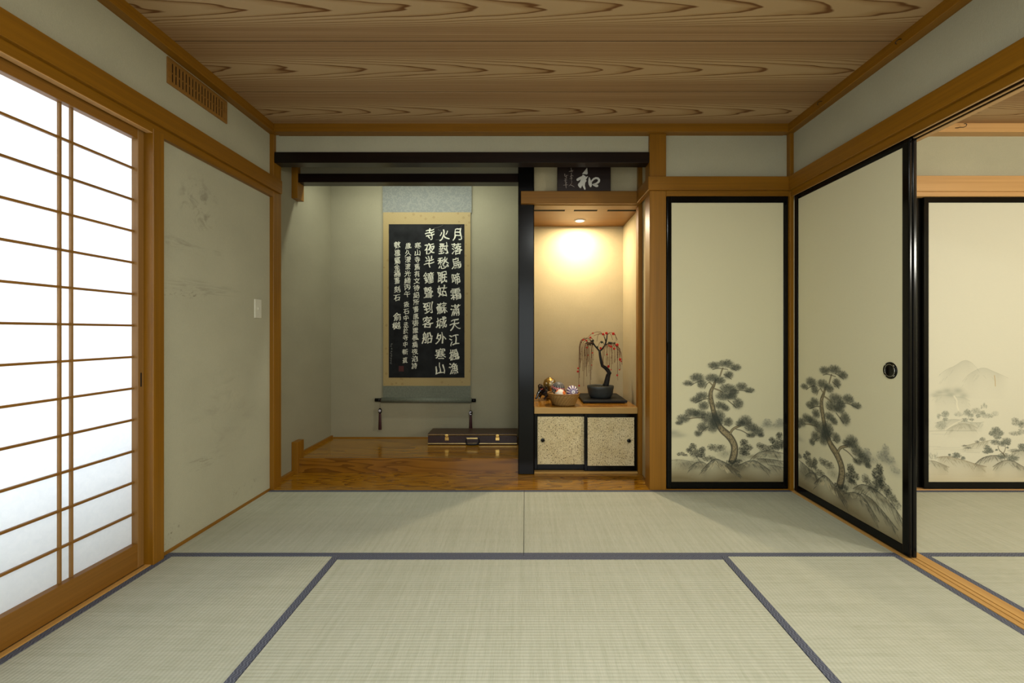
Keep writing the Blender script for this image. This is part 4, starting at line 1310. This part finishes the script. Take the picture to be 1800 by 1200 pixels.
# dark glossy animal figure, one continuous body grown over a skeleton
fg = thing('animal_figurine', 'small dark glossy animal figurine crouching beside the gilt vase', 'figurine', (0.142, 3.80, ZT))
me = bpy.data.meshes.new('body')
A = lambda x, y, d=0.0: tuple(px(935 + x / 16, 650 + y / 16, 3.80 + d) - Vector((0.142, 3.80, ZT)))
V = [A(360, 640), A(300, 560, -.01), A(250, 490, -.015), A(225, 440, -.02), A(190, 460, -.03),          # haunch, chest, neck, head, muzzle
     A(180, 650, -.035), A(150, 730, -.04), A(120, 800, -.045), A(90, 808, -.05),                       # front leg stretched to the left
     A(245, 690, .03), A(210, 790, .03), A(180, 815, .02),                                                # other front leg
     A(430, 720, -.03), A(380, 800, -.035), A(330, 822, -.045), A(440, 720, .03), A(420, 815, .03),     # hind legs
     A(420, 560, .0), A(400, 470, .01), A(360, 450, .015),                                                # tail curling up
     A(215, 400, -.035), A(255, 395, .0)]                                                                 # ears
Ed = [(0, 1), (1, 2), (2, 3), (3, 4), (1, 5), (5, 6), (6, 7), (7, 8), (1, 9), (9, 10), (10, 11), (0, 12), (12, 13), (13, 14), (0, 15), (15, 16), (0, 17), (17, 18), (18, 19), (3, 20), (3, 21)]
Rd = [.034, .031, .022, .019, .011, .014, .010, .008, .008, .014, .010, .008, .020, .012, .009, .020, .010, .012, .010, .007, .006, .006]
zmin = 0.008
V = [(x, y, max(z, zmin)) for x, y, z in V]
me.from_pydata(V, Ed, [])
FIG = plain('dark_glaze', (0.010, 0.007, 0.007), 0.12, 0.5, var=0.4, sc=18, coat=0.6)
me.materials.append(FIG)
fo = bpy.data.objects.new('body', me); COL.objects.link(fo); fo.parent = fg
fo.modifiers.new('skin', 'SKIN'); fo.modifiers.new('sub', 'SUBSURF').levels = 2
fo.modifiers['sub'].render_levels = 2
for v, r in zip(me.skin_vertices[0].data, Rd): v.radius = (r, r)
me.skin_vertices[0].data[0].use_root = True
for x, y, d in ((205, 450, -.042), (222, 448, -.045)):
    bm = nb(); ball(bm, Vector(A(x, y, d)) + Vector((0.142, 3.80, ZT)), 0.0028, 8, 6); link('eye', bm, GOLD, fg, True)
bm = nb(); tube(bm, [Vector(A(x, y, d)) + Vector((0.142, 3.80, ZT)) for x, y, d in ((235, 540, -.045), (255, 555, -.047), (280, 550, -.046), (310, 520, -.04))], 0.004, 6)
link('collar', bm, plain('red_glaze', (0.25, 0.03, 0.02), 0.2, 0.5), fg, True)

# recessed downlight of the niche
dl = thing('downlight', 'round recessed downlight glowing in the niche ceiling', 'lamp', (0.478, 3.905, 2.0845))
bm = nb()
lathe(bm, [(0.036, 0.0), (0.036, -0.006), (0.040, -0.0075), (0.048, -0.005), (0.050, -0.001), (0.050, 0.0)], (0.478, 3.905, 2.0845), 40)
link('trim_ring', bm, plain('white_enamel', (0.8, 0.8, 0.78), 0.3, 0.5, var=0.02), dl, True)
t = NT('lamp_glow')
em = t.n('ShaderNodeEmission'); em.inputs[0].default_value = (1.0, 0.86, 0.62, 1); em.inputs[1].default_value = 14
t.l(em.outputs[0], t.out.inputs[0])
bm = nb(); lathe(bm, [(0, -0.0035), (0.030, -0.003), (0.036, -0.001)], (0.478, 3.905, 2.0845), 32); link('lamp_glass', bm, t.m, dl, True)
ld = bpy.data.lights.new('downlight_lamp', 'AREA')
ld.shape = 'DISK'; ld.size = 0.064; ld.energy = 19; ld.color = (1.0, 0.82, 0.58)
lo = bpy.data.objects.new('downlight_lamp', ld); lo.location = (0.478, 3.905, 2.0765); COL.objects.link(lo)

# ------------------------------------------------------------------ hanging scroll
SY = 4.112
def sx(x): return pxx(x, SY)
def sz(y): return pxz(y, SY)


def brocade(name, c1, c2, c3, sc):
    t = NT(name)
    X, Y, Z = t.sep(t.coord())
    v = t.n('ShaderNodeTexVoronoi', feature='SMOOTH_F1')
    v.inputs['Scale'].default_value = sc
    t.l(t.coord((1, 0, 1)), v.inputs['Vector'])
    w = t.math('SINE', t.math('MULTIPLY', v.outputs['Distance'], 14))
    n = t.noise(t.coord((300, 1, 300)), 1.0, 2)
    f = t.math('ADD', t.math('MULTIPLY', w, 0.3), n)
    c = t.ramp(f, [(0.25, c1), (0.55, c2), (0.85, c3)])
    return t.base(c, 0.6, 0.3)


BRO_G = brocade('grey_brocade', (0.155, 0.162, 0.145), (0.172, 0.178, 0.155), (0.20, 0.205, 0.172), 40)
BRO_D = plain('grey_green_silk', (0.125, 0.135, 0.10), 0.6, 0.25, sc=60, var=0.15)


def gold_silk():
    t = NT('gold_silk')
    v = t.n('ShaderNodeTexVoronoi', feature='F1')
    v.inputs['Scale'].default_value = 17
    t.l(t.coord((1, 0, 1)), v.inputs['Vector'])
    m = t.math('LESS_THAN', v.outputs['Distance'], 0.21)
    n = t.noise(t.coord((200, 1, 200)), 1.0, 3)
    c = t.ramp(n, [(0.3, (0.27, 0.195, 0.078)), (0.7, (0.33, 0.25, 0.105))])
    c = t.mix(t.math('MULTIPLY', m, 0.4), c, (0.19, 0.12, 0.04))
    return t.base(c, 0.55, 0.3)


GSILK = gold_silk()
scr = thing('hanging_scroll', 'long hanging scroll, white calligraphy on black, in gold and grey silk', 'scroll', (sx(750), SY, sz(703)))


def sheet_part(name, x0, x1, y0, y1, m, d=0.0, th=0.0015):
    b_ = nb(); box(b_, sx(x0), sx(x1), SY + d, SY + d + th, sz(y1), sz(y0)); return link(name, b_, m, scr)


sheet_part('upper_silk', 672.5, 829, 150, 374, BRO_G)
sheet_part('gold_silk_border', 673.5, 827, 373, 678, GSILK, -0.0003)
sheet_part('lower_silk', 673, 827, 677, 704, BRO_D)
bm = nb(); box(bm, sx(672), sx(829.5), SY - 0.006, SY + 0.012, sz(150), sz(146), 0.002)
tube(bm, [(sx(700), SY, sz(146)), (sx(750), SY + 0.006, sz(132)), (sx(800), SY, sz(146))], 0.0025, 6)
link('hanging_rod', bm, EBONY, scr)
bm = nb(); b0 = sz(703)
tube(bm, [(sx(671), SY, b0 + 0.001), (sx(829), SY, b0 - 0.003)], 0.0235, 20); link('roller', bm, BRO_D, scr, True)
for a, b_x in ((659.5, 670.5), (829.5, 836.5)):
    bm = nb(); tube(bm, [(sx(a), SY, b0 + (0.001 if a < 700 else -0.003)), (sx(b_x), SY, b0 + (0.001 if a < 700 else -0.003))], 0.0165, 18); link('roller_knob', bm, LACQ, scr, True)

RUB = plain('ink_rubbing_black', (0.0085, 0.009, 0.009), 0.6, 0.12, sc=9, var=0.6)
LET = plain('chalk_white', (0.60, 0.585, 0.47), 0.7, 0.2, var=0.18, sc=26)
SEAL = plain('faded_seal_red', (0.055, 0.016, 0.014), 0.7, 0.2)
GREYL = plain('faint_grey', (0.16, 0.16, 0.14), 0.7, 0.2)
CH = random.Random(3)
_cache = {}


def glyph(ch, bold):
    key = (ch, bold)
    if key not in _cache:
        c = bpy.data.curves.new('g', 'FONT')
        c.body = ch; c.size = 1.0; c.resolution_u = 4; c.offset = bold
        o = bpy.data.objects.new('g', c); COL.objects.link(o)
        me_ = bpy.data.meshes.new_from_object(o.evaluated_get(bpy.context.evaluated_depsgraph_get()))
        gb = bmesh.new(); gb.from_mesh(me_)
        bmesh.ops.subdivide_edges(gb, edges=[e for e in gb.edges if e.calc_length() > 0.16], cuts=2)
        bmesh.ops.triangulate(gb, faces=gb.faces)
        gb.to_mesh(me_); gb.free()
        vs = [(v.co.x, v.co.y) for v in me_.vertices]; fs = [tuple(p.vertices) for p in me_.polygons]
        bpy.data.objects.remove(o); bpy.data.curves.remove(c); bpy.data.meshes.remove(me_)
        xs = [v[0] for v in vs]; ys = [v[1] for v in vs]
        cx, cy, e = (min(xs) + max(xs)) / 2, (min(ys) + max(ys)) / 2, max(max(xs) - min(xs), max(ys) - min(ys))
        _cache[key] = ([((x - cx) / e, (y - cy) / e) for x, y in vs], fs)
    return _cache[key]


def write(bm, ch, x, y, w, h, bold=0.018, mi=1):
    """one brush-written character centred on photo pixel (x, y), w by h pixels"""
    vs, fs = glyph(ch, 0.0)
    k = SY / F_PX
    a = math.radians(CH.uniform(-3, 3)); sh = CH.uniform(0.10, 0.17)
    p1, p2, p3 = CH.uniform(0, 6), CH.uniform(0, 6), CH.uniform(0, 6)
    for q, (ou, ov) in enumerate(((0, 0), (bold * 1.1, bold * 0.5), (-bold * 0.9, bold * 0.7))):
      out = []
      for u, v in vs:
        th = 0.62 + 0.62 * math.sin(6.3 * u + 4.1 * v + p1 + 1.3 * q)
        u += ou * th * 1.3; v += ov * th * 1.3
        v2 = v + sh * u + 0.030 * math.sin(u * 8 + p1)
        u2 = u * (1 + 0.12 * math.sin(v * 3 + p3)) + 0.040 * math.sin(v * 7.5 + p2) - 0.06 * v
        u3, v3 = u2 * math.cos(a) - v2 * math.sin(a), u2 * math.sin(a) + v2 * math.cos(a)
        out.append(bm.verts.new((sx(x) + u3 * w * k, SY - 0.0030 - 0.0001 * q, sz(y) + v3 * h * k)))
      for f in fs:
        try: bm.faces.new([out[i] for i in f]).material_index = mi
        except ValueError: pass


bm = nb()
box(bm, sx(683.5), sx(816.5), SY - 0.0022, SY - 0.0003, sz(663.5), sz(394), 0.0, 0)
for txt, x0, x1, ys, w, h, bo in (
        ('月落烏啼霜滿天江楓漁', 803.5, 797.5, (412, 437.5, 462.5, 490, 517, 545, 570.5, 597, 623.5, 647.5), 16.5, 20, 0.020),
        ('火對愁眠姑蘇城外寒山', 780.5, 773.5, (413, 437, 462, 487.5, 511, 541.5, 567, 594.5, 622, 647.5), 17, 20, 0.020),
        ('寺夜半鐘聲到客船', 756, 751, (411.5, 437, 460, 488, 514.5, 541, 566, 593.5), 16.5, 20, 0.020),
        ('寒山寺舊有文待詔所書唐張繼楓橋夜泊詩', 734.5, 728.5, [431.5 + 12.42 * i for i in range(18)], 10, 10.6, 0.014),
        ('歲久漫漶光緒丙午', 717.5, 716, [432 + 12.1 * i for i in range(8)], 10, 10.6, 0.014),
        ('筱石中丞於寺中新葺', 714.5, 712, (535, 547.5, 558.5, 571, 581.5, 593, 605, 618, 633), 9, 9.8, 0.014),
        ('數楹屬余補書刻石', 698.5, 698, (430.5, 444.5, 458, 470, 481, 493, 508.5, 523.5), 10.5, 11.6, 0.015)):
    n = len(txt)
    for i, ch in enumerate(txt): write(bm, ch, x0 + (x1 - x0) * i / max(1, n - 1), ys[i], w, h, bo)
write(bm, '俞', 698.5, 556.5, 15, 14, 0.018); write(bm, '樾', 697, 572, 13, 13, 0.010)
for i in range(9):                                       # column of tiny faint characters, illegible strokes
    y = 604.5 + 4.2 * i
    for q in range(4):
        xx = 688.2 - i * 0.12 + CH.uniform(-1.2, 1.2); yy = y + CH.uniform(-1.4, 1.4); ww, hh = (1.0, 0.22) if q % 2 else (0.22, 1.2)
        box(bm, sx(xx - ww), sx(xx + ww), SY - 0.0031, SY - 0.0026, sz(yy + hh), sz(yy - hh), 0.0, 3)
box(bm, sx(701), sx(710), SY - 0.0031, SY - 0.0026, sz(652.5), sz(643), 0.0, 2)
for p in ([(762, 401), (769, 400), (776, 397), (779, 395)], [(771, 402.5), (770, 404), (775, 405)], [(806, 402), (809, 400.5), (812, 397)], [(766, 421.5), (774, 421), (781, 420)], [(812, 414), (815, 417)]):
    tube(bm, [(sx(x), SY - 0.0026, sz(y)) for x, y in p], 0.0011, 4, 3)
link('ink_rubbing', bm, [RUB, LET, SEAL, GREYL], scr)

# two weights with tassels hanging from the roller ends
def weight(label, x, yt, y0, y1, motif):
    Yw = SY - 0.028
    t_ = thing('scroll_weight', label, 'tassel', px(x, y1, Yw), 'scroll weights')
    P = lambda X, Y_, d=0.0: px(X, Y_, Yw + d)
    b_ = nb()
    tube(b_, [P(x, y0 - 3), P(x, yt)], 0.0012, 5)
    tube(b_, [Vector((P(x, yt).x, SY + 0.0205 * math.sin(q) , 0)) * 1 + Vector((0, 0, b0 - 0.001 + 0.0205 * math.cos(q))) for q in [2 * PI * i / 16 for i in range(17)]], 0.0012, 5, cap=False)
    link('cord', b_, REDCORD, t_)
    c = P(x, y0 + 1); hz = 0.026
    b_ = nb(); ball(b_, c, 0.017, 18, 12, sy=0.62, sz=hz / 0.017); bead = link('bead', b_, LACQ, t_, True)
    b_ = nb()
    if motif == 'flower':
        for k in range(6):
            a = k * PI / 3
            ball(b_, c + Vector((0.0075 * math.cos(a), -0.0092, 0.0085 * math.sin(a) + 0.002)), 0.0042, 7, 5, sy=0.5)
        ball(b_, c + Vector((0, -0.0108, 0.002)), 0.0028, 7, 5, sy=0.5)
    else:
        for k in range(9):
            a = math.radians(60 + k * 30)
            ball(b_, c + Vector((0.0085 * math.cos(a), -0.0086, 0.0125 * math.sin(a) + 0.001)), 0.0045, 7, 5, sy=0.5)
    link('inlay', b_, plain('shell_inlay_' + motif, (0.66, 0.60, 0.66), 0.25, 0.5), bead, True)
    b_ = nb()
    z0, z1 = P(x, y0 + 6).z, P(x, y1).z
    lathe(b_, [(0.004, z0 - z1 + 0.006), (0.010, z0 - z1), (0.0125, (z0 - z1) * 0.5), (0.0145, 0.002), (0.0135, 0.0), (0.0, 0.001)], (c.x, Yw, z1), 22, 1.0, 0.7, wob=0.06, nw=11)
    link('tassel', b_, REDCORD, t_, True)


weight('dark red tassel with flower inlay hanging at the left scroll end', 668, 709, 721, 755, 'flower')
weight('dark red tassel with crescent inlay hanging at the right scroll end', 827.5, 710, 725, 753, 'moon')

# ------------------------------------------------------------------ brown case on the alcove floor
DULL = plain('dull_brass', (0.20, 0.125, 0.05), 0.45, 0.4, 0.6)
CZ, CYF = 0.1152, 3.865
def kx(x): return pxx(x, CYF)
def kz(y): return pxz(y, CYF)
CASE = plain('brown_case_skin', (0.030, 0.013, 0.011), 0.4, 0.4, sc=90, var=0.2)
TOPM = plain('brown_case_lid', (0.050, 0.026, 0.013), 0.45, 0.4, sc=60, var=0.2)
cs = thing('instrument_case', 'long flat dark brown hard case with brass latches and black handle', 'case', (kx(831), 3.96, CZ))
x0, x1 = kx(752), kx(909)
bm = nb(); box(bm, x0, x1, CYF, 4.075, CZ + 0.001, kz(766), 0.004, seg=2); link('body', bm, CASE, cs)
bm = nb(); box(bm, x0, x1, CYF, 4.075, kz(763.5), kz(761.5), 0.003, seg=2); link('lid', bm, TOPM, cs)
bm = nb(); box(bm, x0 - 0.001, x1 + 0.001, CYF - 0.003, 4.076, kz(765.2), kz(763.2), 0.002); link('metal_trim', bm, DULL, cs)
bm = nb(); box(bm, x0 + 0.001, x1 + 0.001, CYF - 0.003, 4.072, kz(780.0), kz(778.6), 0.001); link('metal_trim', bm, BRASS, cs)
for x in (785.6, 874.5):
    bm = nb()
    box(bm, kx(x - 3.6), kx(x + 3.6), CYF - 0.006, CYF + 0.001, kz(773.8), kz(768.0), 0.002)
    box(bm, kx(x - 3.0), kx(x + 3.0), CYF - 0.009, CYF - 0.003, kz(766.8), kz(763.2), 0.002)
    tube(bm, [(kx(x - 2.4), CYF - 0.007, kz(767.5)), (kx(x + 2.4), CYF - 0.007, kz(767.5))], 0.003, 8)
    link('latch', bm, GOLD, cs)
bm = nb(); box(bm, kx(820), kx(840), CYF - 0.006, CYF, kz(771.6), kz(769.0), 0.002); link('handle_plate', bm, BRASS, cs)
bm = nb()
H = [(820.5, 770.3), (819.2, 774), (820, 778.5), (823, 780), (831, 780.3), (838, 780), (841.5, 778.5), (842.6, 774), (841, 770.3)]
tube(bm, [(kx(x), CYF - 0.010 - 0.010 * (1 - abs(x - 831) / 13), max(kz(y), CZ + 0.009)) for x, y in H], [0.004, 0.005, 0.006, 0.008, 0.0085, 0.008, 0.006, 0.005, 0.004], 10)
link('handle', bm, BLACKMAT, cs, True)

# ------------------------------------------------------------------ carved name board over the niche
PLY = 3.378
def qx(x): return pxx(970 + x / 15, PLY)
def qz(y): return pxz(285 + y / 15, PLY)
pl = thing('calligraphy_plaque', 'dark wooden board with a large white brushed character above the niche', 'plaque', (qx(850), PLY, 2.1752))
bm = nb(); box(bm, qx(145), qx(1555), PLY, PLY + 0.018, 2.1755, qz(-60), 0.003); link('board', bm, wood('plaque_wood', (0.010, 0.0045, 0.003), (0.022, 0.010, 0.006), 'X', 0.45), pl)
CHALK = plain('white_lacquer', (0.58, 0.56, 0.50), 0.5, 0.3, var=0.06)
bm = nb()
P_ = lambda L: [(qx(x), qz(y)) for x, y in L]
prism(bm, P_([(930, 148), (938, 220), (946, 300), (925, 325), (870, 315), (798, 306), (838, 262), (886, 200)]), PLY - 0.003, PLY + 0.002)
prism(bm, P_([(815, 328), (850, 350), (890, 374), (884, 398), (780, 440), (690, 496), (662, 490), (648, 466), (656, 440), (720, 400), (795, 368)]), PLY - 0.003, PLY + 0.002)
prism(bm, P_([(770, 410), (880, 390), (955, 370), (920, 430), (892, 470), (918, 492), (880, 540), (868, 620), (890, 700), (878, 732), (852, 716), (820, 650), (802, 612), (785, 650), (765, 688), (738, 680),
              (705, 640), (686, 600), (700, 565), (740, 525), (758, 470)]), PLY - 0.0032, PLY + 0.002)
prism(bm, P_([(980, 388), (1008, 430), (1024, 480), (1056, 560), (1052, 630), (1030, 662), (1004, 650), (970, 590), (960, 520), (966, 440)]), PLY - 0.003, PLY + 0.002)
ring_c = [(1035, 530), (1058, 490), (1100, 445), (1160, 420), (1215, 430), (1245, 465), (1240, 510), (1205, 545), (1150, 568), (1090, 580)]
wd = [34, 40, 44, 50, 54, 58, 56, 46, 34, 22]
up_, dn_ = [], []
for i, (x, y) in enumerate(ring_c):
    a, b_ = ring_c[max(0, i - 1)], ring_c[min(len(ring_c) - 1, i + 1)]
    dx, dy = b_[0] - a[0], b_[1] - a[1]; L = math.hypot(dx, dy)
    up_.append((x - dy / L * wd[i] / 2, y + dx / L * wd[i] / 2)); dn_.append((x + dy / L * wd[i] / 2, y - dx / L * wd[i] / 2))
for i in range(len(ring_c) - 1): prism(bm, P_([up_[i], up_[i + 1], dn_[i + 1], dn_[i]]), PLY - 0.003, PLY + 0.002)
prism(bm, P_([(1058, 592), (1085, 572), (1140, 578), (1205, 592), (1228, 622), (1212, 652), (1170, 658), (1110, 630)]), PLY - 0.003, PLY + 0.002)
link('large_character', bm, CHALK, pl)
bm = nb()
for pts, w in ([[(505, 145), (512, 200), (548, 262)], 18], [[(450, 252), (510, 228), (570, 212)], 14], [[(470, 235), (520, 250)], 12], [[(515, 285), (515, 345)], 26], [[(480, 380), (520, 352), (552, 350)], 13], [[(550, 352), (568, 372)], 12],
               [[(515, 345), (520, 430), (516, 470)], 16], [[(470, 432), (545, 428)], 13], [[(492, 395), (540, 405)], 12], [[(516, 480), (528, 510), (520, 550), (500, 585), (448, 632)], 12], [[(488, 600), (530, 612), (598, 655)], 16],
               [[(340, 305), (338, 365)], 22], [[(338, 365), (395, 400), (380, 350), (430, 345)], 15], [[(372, 330), (380, 420)], 13], [[(330, 440), (400, 425)], 13], [[(325, 480), (405, 470)], 12], [[(370, 430), (362, 500), (380, 560)], 16],
               [[(335, 515), (400, 530)], 13], [[(305, 610), (350, 600), (425, 596)], 13], [[(372, 560), (372, 640), (382, 685)], 24], [[(350, 560), (400, 545)], 12]):
    k = PLY / F_PX / 15 * w / 2
    tube(bm, [(qx(x), PLY - 0.0005, qz(y)) for x, y in pts], [k * 0.8] + [k] * (len(pts) - 2) + [k * 0.6], 6)
link('small_characters', bm, plain('dull_white_lacquer', (0.30, 0.25, 0.22), 0.5, 0.3), pl)

# ------------------------------------------------------------------ small fittings
vg = thing('ventilation_grille', 'long wooden slatted ventilation grille high on the left wall', 'grille', (XL, 2.41, 2.40))
GR = wood('grille_wood', (0.19, 0.085, 0.014), (0.30, 0.145, 0.028), 'Y')
ya, yb, za, zb = 2.195, 2.632, 2.336, 2.468
bm = nb()
box(bm, XL - 0.002, XL + 0.008, ya, yb, za, za + 0.018, 0.001); box(bm, XL - 0.002, XL + 0.008, ya, yb, zb - 0.018, zb, 0.001)
box(bm, XL - 0.002, XL + 0.0078, ya, ya + 0.026, za + 0.017, zb - 0.017, 0.001); box(bm, XL - 0.002, XL + 0.0078, yb - 0.022, yb, za + 0.017, zb - 0.017, 0.001)
link('frame', bm, GR, vg)
bm = nb(); box(bm, XL + 0.0004, XL + 0.0012, ya + 0.01, yb - 0.01, za + 0.008, zb - 0.008); link('dark_backing', bm, DARKGAP, vg)
for k in range(17):
    y = ya + 0.026 + (yb - ya - 0.048) * (k + 0.78) / 17.2
    bm = nb(); box(bm, XL + 0.0013, XL + 0.0062, y - 0.0065, y + 0.0065, za + 0.017, zb - 0.017, 0.0008); link('slat', bm, GR, vg)
bm = nb(); box(bm, XL + 0.0012, XL + 0.0040, ya + 0.02, yb - 0.02, 2.398, 2.404); link('cross_bar', bm, GR, vg)

sw = thing('light_switch', 'cream light switch plate on the stained left wall', 'light switch', (XL, 2.937, 1.255))
bm = nb(); box(bm, XL - 0.001, XL + 0.008, 2.900, 2.974, 1.192, 1.318, 0.004, seg=3); link('plate', bm, IVORY, sw)
bm = nb(); box(bm, XL + 0.007, XL + 0.013, 2.930, 2.944, 1.247, 1.266, 0.003, seg=2); link('toggle', bm, IVORY, sw)

HOOKM = plain('browned_iron', (0.045, 0.024, 0.010), 0.5, 0.4)
for lab, y_ in (('small dark screw hook in the right ceiling moulding, nearer the camera', 2.128), ('small dark screw hook in the right ceiling moulding, nearer the back corner', 2.70)):
    h_ = thing('wall_hook', lab, 'hook', (1.806, y_, 2.507))
    bm = nb()
    tube(bm, [(1.807, y_, 2.507), (1.795, y_, 2.507), (1.786, y_, 2.502), (1.782, y_ + 0.004, 2.496), (1.784, y_ + 0.007, 2.490), (1.790, y_ + 0.007, 2.489)], 0.0022, 8)
    link('hook_wire', bm, HOOKM, h_, True)
hk = thing('wall_hook', 'small dark screw hook in the ceiling moulding of the next room', 'hook', (2.958, 3.035, 2.500))
bm = nb()
tube(bm, [(2.945, 3.036, 2.499), (2.958, 3.015, 2.494), (2.972, 3.004, 2.489), (2.985, 3.000, 2.495), (2.990, 3.000, 2.506), (2.984, 3.001, 2.513), (2.974, 3.002, 2.512)], 0.0022, 8)
link('hook_wire', bm, BLACKMAT, hk, True)
